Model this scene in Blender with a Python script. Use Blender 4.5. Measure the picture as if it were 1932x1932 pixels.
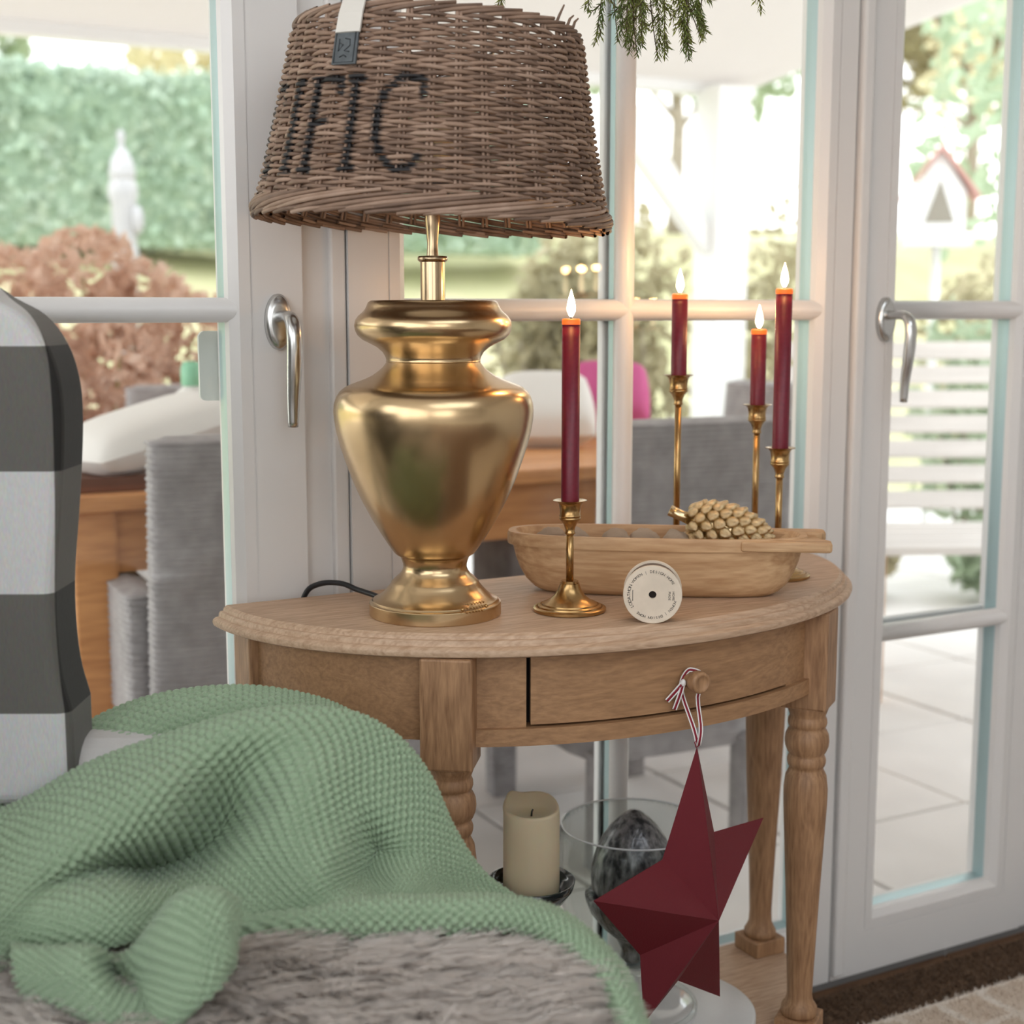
import bpy, bmesh, math, random
import numpy as np
from mathutils import Vector, Matrix
for o in list(bpy.data.objects): bpy.data.objects.remove(o, do_unlink=True)
scene = bpy.context.scene
COL = scene.collection
PI = math.pi
R = math.radians
random.seed(7); rng = np.random.default_rng(7)

# ------------------------------------------------------------------ camera
YAW = R(28.5); PITCH = math.atan((966 - 585) / 2700)
cd = bpy.data.cameras.new('camera'); cam = bpy.data.objects.new('camera', cd); COL.objects.link(cam)
cam.location = (0, 0, 1.06); cam.rotation_euler = (PI / 2 - PITCH, 0, -YAW)
cd.sensor_width = 36; cd.lens = 36 * 2700 / 1932; cd.clip_start = .05; cd.clip_end = 200
cd.dof.use_dof = True; cd.dof.focus_distance = 1.58; cd.dof.aperture_fstop = 4.2
scene.camera = cam

# ------------------------------------------------------------------ sky, sun, exposure
world = bpy.data.worlds.new('sky'); scene.world = world; world.use_nodes = True
wn = world.node_tree.nodes; wl = world.node_tree.links; wn.clear()
wo = wn.new('ShaderNodeOutputWorld'); wb = wn.new('ShaderNodeBackground')
wc = wn.new('ShaderNodeTexCoord'); ws = wn.new('ShaderNodeSeparateXYZ'); wr = wn.new('ShaderNodeValToRGB')
wl.new(wc.outputs['Generated'], ws.inputs[0]); wl.new(ws.outputs['Z'], wr.inputs[0])
wr.color_ramp.elements[0].position = 0.0; wr.color_ramp.elements[0].color = (.95, .95, .94, 1)
wr.color_ramp.elements[1].position = .6; wr.color_ramp.elements[1].color = (.86, .93, 1.0, 1)
wl.new(wr.outputs[0], wb.inputs['Color']); wb.inputs['Strength'].default_value = 2.1
wl.new(wb.outputs[0], wo.inputs['Surface'])
vs = scene.view_settings
vs.view_transform = 'Standard'; vs.look = 'None'; vs.gamma = 1; vs.use_curve_mapping = False
vs.exposure = .74

# ------------------------------------------------------------------ helpers
def link(o, parent=None):
    COL.objects.link(o)
    if parent is not None: o.parent = parent
    return o
def tag(o, label=None, cat=None, group=None, kind=None):
    if label: o['label'] = label
    if cat: o['category'] = cat
    if group: o['group'] = group
    if kind: o['kind'] = kind
    return o
def empty(name, loc=(0, 0, 0), rz=0, parent=None):
    o = bpy.data.objects.new(name, None); o.location = loc; o.rotation_euler = (0, 0, rz); o.empty_display_size = .05
    return link(o, parent)
def thing(name, label, cat, loc=(0, 0, 0), rz=0, group=None):
    return tag(empty(name, loc, rz), label, cat, group)

class MB:
    """collects shapes, builds ONE mesh object"""
    def __init__(s): s.v = []; s.f = []; s.sm = []
    def add(s, vs_, fs_, smooth=False):
        o = len(s.v); s.v += [tuple(map(float, p)) for p in vs_]
        s.f += [tuple(i + o for i in f) for f in fs_]; s.sm += [smooth] * len(fs_); return s
    def box(s, x0, x1, y0, y1, z0, z1):
        return s.add([(x0, y0, z0), (x1, y0, z0), (x1, y1, z0), (x0, y1, z0), (x0, y0, z1), (x1, y0, z1), (x1, y1, z1), (x0, y1, z1)],
                     [(3, 2, 1, 0), (4, 5, 6, 7), (0, 1, 5, 4), (1, 2, 6, 5), (2, 3, 7, 6), (3, 0, 4, 7)])
    def lathe(s, prof, n=48, c=(0, 0, 0), cap=True, smooth=True):
        vs_ = []; fs_ = []
        for r, z in prof:
            for i in range(n):
                t = 2 * PI * i / n; vs_.append((c[0] + r * math.cos(t), c[1] + r * math.sin(t), c[2] + z))
        for j in range(len(prof) - 1):
            for i in range(n):
                k = (i + 1) % n; fs_.append((j * n + i, j * n + k, (j + 1) * n + k, (j + 1) * n + i))
        s.add(vs_, fs_, smooth)
        if cap:
            o = len(s.v) - len(vs_)
            if prof[0][0] > 1e-4: s.f.append(tuple(o + i for i in reversed(range(n)))); s.sm.append(False)
            if prof[-1][0] > 1e-4: s.f.append(tuple(o + (len(prof) - 1) * n + i for i in range(n))); s.sm.append(False)
        return s
    def tube(s, pts, rad, n=8, closed=False, smooth=True, squash=None):
        P = np.array(pts, float); m = len(P)
        rad = np.full(m, rad) if np.isscalar(rad) else np.array(rad, float)
        if closed: T = np.roll(P, -1, 0) - np.roll(P, 1, 0)
        else: T = np.gradient(P, axis=0)
        T /= np.linalg.norm(T, axis=1)[:, None] + 1e-12
        ref = np.array([0, 0, 1.]) if abs(T[0, 2]) < .9 else np.array([1., 0, 0])
        U = np.cross(T, ref); bad = np.linalg.norm(U, axis=1) < 1e-3
        U[bad] = np.cross(T[bad], np.array([0, 1., 0])); U /= np.linalg.norm(U, axis=1)[:, None]
        for i in range(1, m):
            u = U[i - 1] - T[i] * (U[i - 1] @ T[i]); l = np.linalg.norm(u)
            if l > 1e-6: U[i] = u / l
        B = np.cross(T, U); a = np.arange(n) * 2 * PI / n
        ca = np.cos(a)[None, :, None]; sa = np.sin(a)[None, :, None]
        sq = (1, 1) if squash is None else squash
        V = P[:, None] + rad[:, None, None] * (ca * U[:, None] * sq[0] + sa * B[:, None] * sq[1])
        fs_ = []
        for j in range(m if closed else m - 1):
            j2 = (j + 1) % m
            for i in range(n):
                k = (i + 1) % n; fs_.append((j * n + i, j * n + k, j2 * n + k, j2 * n + i))
        if not closed: fs_ += [tuple(reversed(range(n))), tuple((m - 1) * n + i for i in range(n))]
        return s.add(V.reshape(-1, 3), fs_, smooth)
    def prism(s, poly, z0, z1):
        n = len(poly)
        return s.add([(x, y, z0) for x, y in poly] + [(x, y, z1) for x, y in poly],
                     [tuple(reversed(range(n))), tuple(range(n, 2 * n))] + [(i, (i + 1) % n, n + (i + 1) % n, n + i) for i in range(n)])
    def ell(s, c, rx, ry, rz, n=16, m=10):
        prof = [(max(1e-5, math.sin(PI * j / m)), -math.cos(PI * j / m)) for j in range(m + 1)]
        o = len(s.v); s.lathe(prof, n, cap=False)
        for i in range(o, len(s.v)):
            x, y, z = s.v[i]; s.v[i] = (c[0] + x * rx, c[1] + y * ry, c[2] + z * rz)
        return s
    def move(s, M):
        s.v = [tuple(M @ Vector(p)) for p in s.v]; return s
    def mesh(s, name, mat):
        me = bpy.data.meshes.new(name); me.from_pydata(s.v, [], s.f)
        me.polygons.foreach_set('use_smooth', s.sm); me.validate(); me.update()
        if mat: me.materials.append(mat)
        return me
    def build(s, name, mat, parent=None, bevel=0, seg=2, loc=None):
        o = bpy.data.objects.new(name, s.mesh(name, mat)); link(o, parent)
        if loc is not None: o.location = loc
        if bevel:
            b = o.modifiers.new('bevel', 'BEVEL'); b.width = bevel; b.segments = seg; b.limit_method = 'ANGLE'; b.angle_limit = R(40)
        return o
def inst(o, parent=None, loc=None, rot=None, scale=None):
    c = o.copy(); link(c, parent)
    if parent is None: c.parent = None
    if loc is not None: c.location = loc
    if rot is not None: c.rotation_euler = rot
    if scale is not None: c.scale = scale
    return c
def grid_mesh(name, V, mat, parent=None, closed_u=False, smooth=True, attr=None):
    """V: (nv, nu, 3) numpy"""
    nv, nu = V.shape[:2]
    idx = np.arange(nv * nu).reshape(nv, nu)
    if closed_u: idx = np.concatenate([idx, idx[:, :1]], 1)
    a = idx[:-1, :-1].ravel(); b = idx[:-1, 1:].ravel(); c = idx[1:, 1:].ravel(); d = idx[1:, :-1].ravel()
    return quads_mesh(name, V.reshape(-1, 3), np.stack([a, b, c, d], 1), mat, parent, smooth, attr)
def quads_mesh(name, V, F, mat, parent=None, smooth=True, attr=None):
    k = F.shape[1]; me = bpy.data.meshes.new(name)
    me.vertices.add(len(V)); me.vertices.foreach_set('co', np.asarray(V, np.float32).ravel())
    me.loops.add(F.size); me.loops.foreach_set('vertex_index', F.astype(np.int32).ravel())
    me.polygons.add(len(F)); me.polygons.foreach_set('loop_start', np.arange(0, F.size, k, dtype=np.int32))
    try: me.polygons.foreach_set('loop_total', np.full(len(F), k, np.int32))
    except Exception: pass
    me.polygons.foreach_set('use_smooth', np.full(len(F), smooth, bool))
    me.update(calc_edges=True)
    if attr is not None:
        for an, av in attr.items():
            at = me.attributes.new(an, 'FLOAT', 'POINT'); at.data.foreach_set('value', np.asarray(av, np.float32).ravel())
    if mat: me.materials.append(mat)
    return link(bpy.data.objects.new(name, me), parent)
def subsurf(o, lv=2):
    m = o.modifiers.new('sub', 'SUBSURF'); m.levels = lv; m.render_levels = lv
    for p in o.data.polygons: p.use_smooth = True
    return o
def catmull(P, n):
    """P (k, ...) -> n samples"""
    P = np.asarray(P, float); k = len(P)
    t = np.linspace(0, k - 1, n); i = np.minimum(t.astype(int), k - 2); f = (t - i).reshape((-1,) + (1,) * (P.ndim - 1))
    g = lambda j: P[np.clip(j, 0, k - 1)]
    p0, p1, p2, p3 = g(i - 1), g(i), g(i + 1), g(i + 2)
    p0 = np.where((i == 0).reshape(f.shape), 2 * p1 - p2, p0); p3 = np.where((i >= k - 2).reshape(f.shape), 2 * p2 - p1, p3)
    return .5 * (2 * p1 + (p2 - p0) * f + (2 * p0 - 5 * p1 + 4 * p2 - p3) * f**2 + (3 * p1 - p0 - 3 * p2 + p3) * f**3)

# ------------------------------------------------------------------ materials
def new_mat(name):
    m = bpy.data.materials.new(name); m.use_nodes = True
    nt = m.node_tree; return m, nt, nt.nodes, nt.links, nt.nodes['Principled BSDF']
def srgb(*c):
    return tuple(((x / 255) / 12.92 if x / 255 <= .04045 else ((x / 255 + .055) / 1.055)**2.4) for x in c) + (1,)
def mat(name, col, rough=.5, metal=0, var=0, vscale=8, bump=0, bscale=60, stretch=(1, 1, 1), col2=None, coat=0, spec=.5, sheen=0, sss=0, transl=0, detail=4, bdist=.002):
    m, nt, N, L, b = new_mat(name)
    b.inputs['Base Color'].default_value = col; b.inputs['Roughness'].default_value = rough; b.inputs['Metallic'].default_value = metal
    b.inputs['Specular IOR Level'].default_value = spec
    if coat: b.inputs['Coat Weight'].default_value = coat; b.inputs['Coat Roughness'].default_value = .1
    if sheen: b.inputs['Sheen Weight'].default_value = sheen
    if sss: b.inputs['Subsurface Weight'].default_value = sss; b.inputs['Subsurface Scale'].default_value = .01
    tc = N.new('ShaderNodeTexCoord'); mp = N.new('ShaderNodeMapping'); mp.inputs['Scale'].default_value = stretch
    L.new(tc.outputs['Object'], mp.inputs[0])
    if var or col2:
        n = N.new('ShaderNodeTexNoise'); n.inputs['Scale'].default_value = vscale; n.inputs['Detail'].default_value = detail
        r = N.new('ShaderNodeValToRGB'); L.new(mp.outputs[0], n.inputs['Vector']); L.new(n.outputs['Fac'], r.inputs[0])
        c2 = col2 if col2 else tuple(x * (1 - var) for x in col[:3]) + (1,)
        r.color_ramp.elements[0].position = .35; r.color_ramp.elements[0].color = c2
        r.color_ramp.elements[1].position = .65; r.color_ramp.elements[1].color = col
        L.new(r.outputs[0], b.inputs['Base Color'])
    if bump:
        n2 = N.new('ShaderNodeTexNoise'); n2.inputs['Scale'].default_value = bscale; n2.inputs['Detail'].default_value = 3
        bp = N.new('ShaderNodeBump'); bp.inputs['Strength'].default_value = bump; bp.inputs['Distance'].default_value = bdist
        L.new(mp.outputs[0], n2.inputs['Vector']); L.new(n2.outputs['Fac'], bp.inputs['Height']); L.new(bp.outputs[0], b.inputs['Normal'])
    if transl:
        tr = N.new('ShaderNodeBsdfTranslucent'); tr.inputs[0].default_value = col
        mx = N.new('ShaderNodeMixShader'); mx.inputs[0].default_value = transl
        L.new(b.outputs[0], mx.inputs[1]); L.new(tr.outputs[0], mx.inputs[2]); L.new(mx.outputs[0], N['Material Output'].inputs['Surface'])
    return m
def wood(name, light, dark, axis='X', scale=1.0, rough=.55, knots=True, bump=.25):
    """grain runs along axis (object coordinates)"""
    m, nt, N, L, b = new_mat(name); b.inputs['Roughness'].default_value = rough
    tc = N.new('ShaderNodeTexCoord'); mp = N.new('ShaderNodeMapping')
    s = {'X': (1.6, 14, 14), 'Y': (14, 1.6, 14), 'Z': (14, 14, 1.6)}[axis]
    mp.inputs['Scale'].default_value = tuple(x * scale for x in s); L.new(tc.outputs['Object'], mp.inputs[0])
    n = N.new('ShaderNodeTexNoise'); n.inputs['Scale'].default_value = 1.6; n.inputs['Detail'].default_value = 3; n.inputs['Distortion'].default_value = .6
    L.new(mp.outputs[0], n.inputs['Vector'])
    mu = N.new('ShaderNodeMath'); mu.operation = 'MULTIPLY'; mu.inputs[1].default_value = 9; L.new(n.outputs['Fac'], mu.inputs[0])
    fr = N.new('ShaderNodeMath'); fr.operation = 'PINGPONG'; fr.inputs[1].default_value = 1; L.new(mu.outputs[0], fr.inputs[0])
    f = N.new('ShaderNodeTexNoise'); f.inputs['Scale'].default_value = 9; f.inputs['Detail'].default_value = 5; L.new(mp.outputs[0], f.inputs['Vector'])
    mx = N.new('ShaderNodeMix'); mx.data_type = 'FLOAT'; mx.inputs[0].default_value = .78; L.new(fr.outputs[0], mx.inputs[2]); L.new(f.outputs['Fac'], mx.inputs[3])
    r = N.new('ShaderNodeValToRGB'); L.new(mx.outputs[0], r.inputs[0])
    r.color_ramp.elements[0].position = .25; r.color_ramp.elements[0].color = dark; r.color_ramp.elements[1].position = .7; r.color_ramp.elements[1].color = light
    L.new(r.outputs[0], b.inputs['Base Color'])
    bp = N.new('ShaderNodeBump'); bp.inputs['Strength'].default_value = bump; bp.inputs['Distance'].default_value = .001
    L.new(mx.outputs[0], bp.inputs['Height']); L.new(bp.outputs[0], b.inputs['Normal'])
    return m
def glass_mat(name, tint=(.99, .992, .988, 1), refl=.012):
    m, nt, N, L, b = new_mat(name); N.remove(b)
    t = N.new('ShaderNodeBsdfTransparent'); t.inputs[0].default_value = tint
    g = N.new('ShaderNodeBsdfGlossy'); g.inputs['Roughness'].default_value = 0.0
    fc = N.new('ShaderNodeLayerWeight'); fc.inputs['Blend'].default_value = .5
    pw = N.new('ShaderNodeMath'); pw.operation = 'POWER'; pw.inputs[1].default_value = 5; L.new(fc.outputs['Facing'], pw.inputs[0])
    lw = N.new('ShaderNodeMath'); lw.operation = 'MULTIPLY_ADD'; lw.inputs[1].default_value = 1 - refl; lw.inputs[2].default_value = refl; L.new(pw.outputs[0], lw.inputs[0])
    mx = N.new('ShaderNodeMixShader'); L.new(lw.outputs[0], mx.inputs[0]); L.new(t.outputs[0], mx.inputs[1]); L.new(g.outputs[0], mx.inputs[2])
    L.new(mx.outputs[0], N['Material Output'].inputs['Surface']); return m
def emit_mat(name, col, strength):
    m, nt, N, L, b = new_mat(name); b.inputs['Base Color'].default_value = col
    b.inputs['Emission Color'].default_value = col; b.inputs['Emission Strength'].default_value = strength; return m

M = {}
M['upvc'] = mat('white_upvc', (.735, .715, .70, 1), .32)
M['upvc_out'] = mat('white_upvc_outside', (.8, .8, .8, 1), .4)
M['spacer'] = mat('warm_edge_spacer', (.42, .56, .58, 1), .35, metal=.35)
M['groove'] = mat('rubber_seal', (.16, .155, .15, 1), .7)
M['pane'] = glass_mat('pane_glass')
M['wall'] = mat('white_plaster', (.78, .765, .74, 1), .9, bump=.1, bscale=120)
M['steel'] = mat('satin_steel', (.62, .62, .61, 1), .24, metal=1)
M['table'] = wood('weathered_oak_lit', srgb(204, 174, 147), srgb(170, 138, 110), 'X', 2.4)  # same oak as apron and legs, lightened as if lit by the windows
M['table_v'] = wood('weathered_oak_upright', srgb(172, 132, 96), srgb(128, 92, 62), 'Z', 2.4)
M['apron'] = wood('weathered_oak_apron', srgb(170, 130, 93), srgb(140, 104, 72), 'X', 2.2)
M['dark_gap'] = mat('dark_gap', (.015, .01, .008, 1), .9)
M['brass'] = mat('aged_brass', srgb(208, 180, 140), .25, metal=1, var=.08, vscale=14, bump=.05, bscale=30)
M['brass_dark'] = mat('antique_brass', srgb(190, 154, 104), .27, metal=1, var=.25, vscale=25)
M['brass_stem'] = mat('pale_brass', srgb(196, 172, 140), .2, metal=1)
M['black_cord'] = mat('black_rubber', (.012, .012, .014, 1), .4)
M['bowl'] = wood('mango_wood', srgb(206, 170, 130), srgb(172, 132, 92), 'X', 1.6, rough=.6)
M['gold'] = mat('pale_gold', srgb(228, 204, 162), .24, metal=1, var=.15, vscale=60, bump=.4, bscale=160)
M['nut'] = mat('walnut_shell', srgb(216, 194, 170), .6, var=.3, vscale=60, bump=.8, bscale=140)
M['spool'] = mat('pale_birch', srgb(226, 210, 190), .7, var=.12, vscale=30, bump=.2, bscale=200)
M['spool_core'] = mat('linen_ribbon', srgb(128, 112, 100), .9, var=.3, vscale=120)
M['ink'] = mat('black_ink', (.03, .025, .022, 1), .8)
M['star'] = mat('burgundy_card', srgb(102, 13, 27), .65, bump=.12, bscale=500)
M['ribbon_w'] = mat('white_ribbon', (.78, .74, .72, 1), .8)
M['ribbon_r'] = mat('red_ribbon', srgb(130, 18, 40), .8)
M['cream_wax'] = mat('cream_wax', srgb(222, 206, 172), .5, sss=.25)
M['dish'] = mat('black_glazed_dish', (.02, .028, .027, 1), .08, coat=.6)
M['marble'] = mat('white_marble', (.72, .71, .69, 1), .35, var=.12, vscale=12)
M['silver_nut'] = mat('crackled_silver', (.05, .05, .053, 1), .30, metal=.35, col2=(.30, .295, .30, 1), vscale=130, bump=1.0, bscale=110, stretch=(1, 1, .45))
M['arm'] = mat('pale_grey_linen', srgb(196, 193, 190), .9, bump=.3, bscale=500)
M['flame'] = emit_mat('flame', (1, .80, .50, 1), 9)
M['leather_w'] = mat('white_leather', (.70, .67, .62, 1), .6, bump=.2, bscale=200)
M['leather_g'] = mat('grey_leather', srgb(92, 98, 102), .6, var=.3, vscale=90, bump=.3, bscale=200)
M['leather_d'] = mat('dark_leather_print', srgb(42, 46, 50), .7)

# ------------------------------------------------------------------ room shell
WY = 1.633
def S(name, mb, m, parent=None, **k):
    o = mb.build(name, m, parent, **k)
    if parent is None: o['kind'] = 'structure'
    return o
M['floor'] = wood('dark_floor_boards', srgb(120, 88, 62), srgb(82, 58, 40), 'X', .8)
fl = tag(empty('floor'), kind='structure')
plk = MB().box(-.9, .9, -.064, .064, -.02, 0).build('floor_board', M['floor'], fl, bevel=.002, seg=1)
plk.location = (-.4, -2.2, 0)
for k in range(1, 90):
    row = k // 3; c = k % 3
    inst(plk, fl, (-.4 + c * 1.804 - (row % 2) * .6, -2.2 + row * .132, 0))
S('ceiling', MB().box(-1.5, -.5, -2.4, WY + .1, 2.42, 2.52).box(1.7, 3.3, -2.4, WY + .1, 2.42, 2.52).box(-.5, 1.7, -2.4, -1.5, 2.42, 2.52).box(-.5, 1.7, -.2, WY + .1, 2.42, 2.52), M['wall'])
w5 = tag(empty('added_roof_opening'), kind='structure')      # unseen roof opening, added for daylight from above
for i in range(4): MB().box(-.5 + i * .733 - .03, -.5 + i * .733 + .03, -1.5, -.2, 2.45, 2.50).build('glazing_bar', M['upvc'], w5, bevel=.004)
S('wall_back', MB().box(-1.5, -1.2, -2.5, -2.38, 0, 2.45).box(.44, 3.3, -2.5, -2.38, 0, 2.45).box(-1.2, .44, -2.5, -2.38, 2.25, 2.45).box(-1.2, .44, -2.5, -2.38, 0, .9), M['wall'])
w4 = tag(empty('added_back_window'), kind='structure')  # unseen back window, added and sized to light the room from behind
for i in range(3):
    x = -1.2 + i * .82
    MB().box(x - .04, x + .04, -2.47, -2.41, .9, 2.25).build('mullion', M['upvc'], w4, bevel=.004)
for z in (.93, 2.22): MB().box(-1.2, .44, -2.47, -2.41, z - .03, z + .03).build('rail', M['upvc'], w4, bevel=.004)
wr_ = MB().box(3.25, 3.37, -2.4, WY + .1, 0, 2.45); S('wall_right', wr_, M['wall'])
# left wall: piers and lintel around a wide garden window
lw_ = MB().box(-1.52, -1.4, -2.4, -2.0, 0, 2.45).box(-1.52, -1.4, 1.3, WY + .1, 0, 2.45).box(-1.52, -1.4, -2.0, 1.3, 2.25, 2.45).box(-1.52, -1.4, -2.0, 1.3, 0, .7)
S('wall_left', lw_, M['wall'])
wl3 = tag(empty('window_3', (0, 0, 0)), kind='structure')
for i in range(5):
    y = -2.0 + i * .825
    MB().box(-1.5, -1.43, y - .04, y + .04, .7, 2.25).build('mullion', M['upvc'], wl3, bevel=.004)
for z in (.73, 2.22): MB().box(-1.5, -1.43, -2.0, 1.3, z - .03, z + .03).build('rail', M['upvc'], wl3, bevel=.004)
# window wall remainder
S('wall_front', MB().box(-1.5, -.32, WY, WY + .2, 0, 2.45).box(2.10, 3.3, WY, WY + .2, 0, 2.45).box(-.32, 2.10, WY, WY + .2, 2.15, 2.45), M['wall'])

# ------------------------------------------------------------------ glazing: rectangular loops lofted to a mitred sash
def sash_loops(x0, x1, z0, z1, sec):
    """sec: list of (inset_left, inset_right, inset_bottom, inset_top, depth)"""
    V = []
    for a, b, c, d, y in sec: V.append([(x0 + a, WY + y, z0 + c), (x1 - b, WY + y, z0 + c), (x1 - b, WY + y, z1 - d), (x0 + a, WY + y, z1 - d)])
    return np.array(V)
def loft(name, V, m, parent, bevel=0):
    mb = MB(); n = len(V)
    vs_ = V.reshape(-1, 3); fs_ = []
    for j in range(n - 1):
        for i in range(4):
            k = (i + 1) % 4; fs_.append((j * 4 + i, (j + 1) * 4 + i, (j + 1) * 4 + k, j * 4 + k))
    mb.add(vs_, fs_); o = mb.build(name, m, parent, bevel=bevel, seg=2); return o
def leaf(name, x0, x1, z0, z1, wl_, wr2, wb_, wt, muntx, muntz, groove=(True, True)):
    root = tag(empty(name), kind='structure')
    g = .010
    A = lambda k, y: (wl_ + k, wr2 + k, wb_ + k, wt + k, y)
    loft('sash_frame', sash_loops(x0, x1, z0, z1, [(0, 0, 0, 0, .068), (0, 0, 0, 0, 0), A(-.020, 0), A(-.0205, .0015), A(-.0185, .0015), A(-.018, 0), A(-.004, 0), A(.006, .010), A(.008, .020)]), M['upvc'], root)
    loft('spacer_bar', sash_loops(x0, x1, z0, z1, [A(.008, .0201), A(.0085, .030), A(.0085, .034), A(.008, .044)]), M['spacer'], root)
    loft('outer_bead', sash_loops(x0, x1, z0, z1, [A(.008, .0441), A(.006, .056), A(-.004, .068), (0, 0, 0, 0, .068)]), M['upvc_out'], root)
    X0, X1, Z0, Z1 = x0 + wl_ + .004, x1 - wr2 - .004, z0 + wb_ + .004, z1 - wt - .004
    for y in (.021, .044):
        MB().box(X0, X1, WY + y, WY + y + .003, Z0, Z1).build('glass_pane', M['pane'], root)
    hw = .0145
    def half_round(a, b, fixed, vert):
        mb = MB(); n = 10; loops = []
        for t in (a, b):
            ring = []
            for i in range(n + 1):
                q = PI * i / n; w = -hw * math.cos(q); d = .019 - .017 * math.sin(q)
                ring.append((fixed + w, WY + d, t) if vert else (t, WY + d, fixed + w))
            loops += ring
        fs_ = [(i, i + 1, n + 2 + i, n + 1 + i) for i in range(n)] + [tuple(range(n + 1)), tuple(range(2 * n + 1, n, -1)), (n, 0, n + 1, 2 * n + 1)]
        mb.add(loops, fs_, True); return mb
    e = .012
    for x in muntx:
        half_round(z0 + wb_ - e, z1 - wt + e, x, True).build('muntin', M['upvc'], root)
        MB().box(x - .008, x + .008, WY + .026, WY + .042, Z0, Z1).build('muntin_spacer', M['spacer'], root)
        MB().box(x - .0145, x + .0145, WY + .047, WY + .062, Z0, Z1).build('outer_muntin', M['upvc_out'], root, bevel=.004)
    for z in muntz:
        half_round(x0 + wl_ - e, x1 - wr2 + e, z, False).build('muntin', M['upvc'], root)
        MB().box(X0, X1, WY + .026, WY + .042, z - .008, z + .008).build('muntin_spacer', M['spacer'], root)
        MB().box(X0, X1, WY + .047, WY + .062, z - .0145, z + .0145).build('outer_muntin', M['upvc_out'], root, bevel=.004)
    return root
door1 = leaf('door_1', -.25, .603, .02, 2.12, .085, .082, .085, .09, [], [1.06, .56])
win1 = leaf('window_1', .662, 1.4535, .012, 2.12, .072, .052, .090, .09, [1.0675], [1.06, .56])
door2 = leaf('door_2', 1.4575, 1.875, .012, 2.12, .086, .062, .090, .09, [], [1.06, .56])
# astragal strip covering the seam of door_2
MB().box(1.4575, 1.478, WY - .010, WY + .002, .02, 2.11).build('astragal', M['upvc'], door2, bevel=.004)
# fixed frame between door_1 and window_1, sill and far frame
tr1 = S('trim_1', MB().box(.6045, .6605, WY + .014, WY + .075, 0, 2.16), M['upvc'], bevel=.003)
MB().box(.6405, .6605, WY + .004, WY + .016, 0, 2.14).build('rebate_strip', M['upvc'], tr1, bevel=.003)
S('trim_2', MB().box(-.32, -.252, WY + .004, WY + .075, 0, 2.16), M['upvc'], bevel=.003)
S('trim_3', MB().box(1.877, 2.10, WY + .004, WY + .075, 0, 2.16), M['upvc'], bevel=.003)
S('trim_4', MB().box(-.32, 2.10, WY + .002, WY + .09, -.02, .0115), M['groove'])
S('trim_5', MB().box(-.32, 2.10, WY + .004, WY + .075, 2.122, 2.16), M['upvc'], bevel=.003)
def handle(parent, x, z):
    h = empty('handle', (x, WY, z), 0, parent)
    prof = [(.0, 0), (.0165, 0), (.0165, .006), (.0145, .0095), (.010, .0105), (.0001, .0105)]
    mb = MB().lathe(prof, 32)
    mb.v = [(p[0], -p[2], p[1] * 2.0 - .006) for p in mb.v]
    mb.f = [tuple(reversed(f)) for f in mb.f]
    mb.build('rosette', M['steel'], h)
    pts = catmull([(0, -.008, 0), (0, -.030, .001), (0, -.045, -.001), (0, -.054, -.010), (0, -.057, -.028), (0, -.054, -.060), (0, -.049, -.095), (0, -.047, -.127)], 40)
    rad = catmull([[.0085], [.0080], [.0086], [.0092], [.0094], [.0092], [.0078], [.0062]], 40)[:, 0]
    MB().tube(pts, rad, 14, squash=(1, .82)).build('lever', M['steel'], h)
handle(door1, .571, 1.052); handle(door2, 1.520, 1.052)
# ------------------------------------------------------------------ demilune table
TX, TY, TH, TA, TB = .907, 1.595, .72, .437, .342
table = thing('demilune_table', 'half-round weathered oak console table with drawer and turned legs by the glazed doors', 'table', (TX, TY, 0))
def arc(a, b, t0=0, t1=PI, n=64):
    return [(a * math.cos(t0 + (t1 - t0) * i / n), -b * math.sin(t0 + (t1 - t0) * i / n)) for i in range(n + 1)]
def demi_slab(prof, n=72):
    """prof: list of (inset, z) from top centre outwards and down; closes flat at the back"""
    mb = MB(); loops = []
    for ins, z in prof:
        loops.append([(x, y, z) for x, y in arc(TA - ins, TB - ins, n=n)])
    k = n + 1; vs_ = [p for l in loops for p in l]; fs_ = []
    for j in range(len(loops) - 1):
        for i in range(n): fs_.append((j * k + i, j * k + i + 1, (j + 1) * k + i + 1, (j + 1) * k + i))
        fs_.append((j * k + n, j * k, (j + 1) * k, (j + 1) * k + n))
    mb.add(vs_, fs_, True)
    o = 0; mb.f.append(tuple(reversed(range(k)))); mb.sm.append(False)
    L_ = len(loops) - 1; mb.f.append(tuple(L_ * k + i for i in range(k))); mb.sm.append(False)
    return mb
top = demi_slab([(.018, TH), (.0165, TH - .0015), (.0145, TH - .0025), (.0135, TH - .006), (.010, TH - .0065), (.0085, TH - .0085), (.008, TH - .0125), (.004, TH - .013), (.0012, TH - .0155), (.0005, TH - .0185), (.002, TH - .0225), (.006, TH - .0245), (.03, TH - .025)])
o = top.build('table_top', M['table'], table); o.data.set_sharp_from_angle(angle=R(35))
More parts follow.
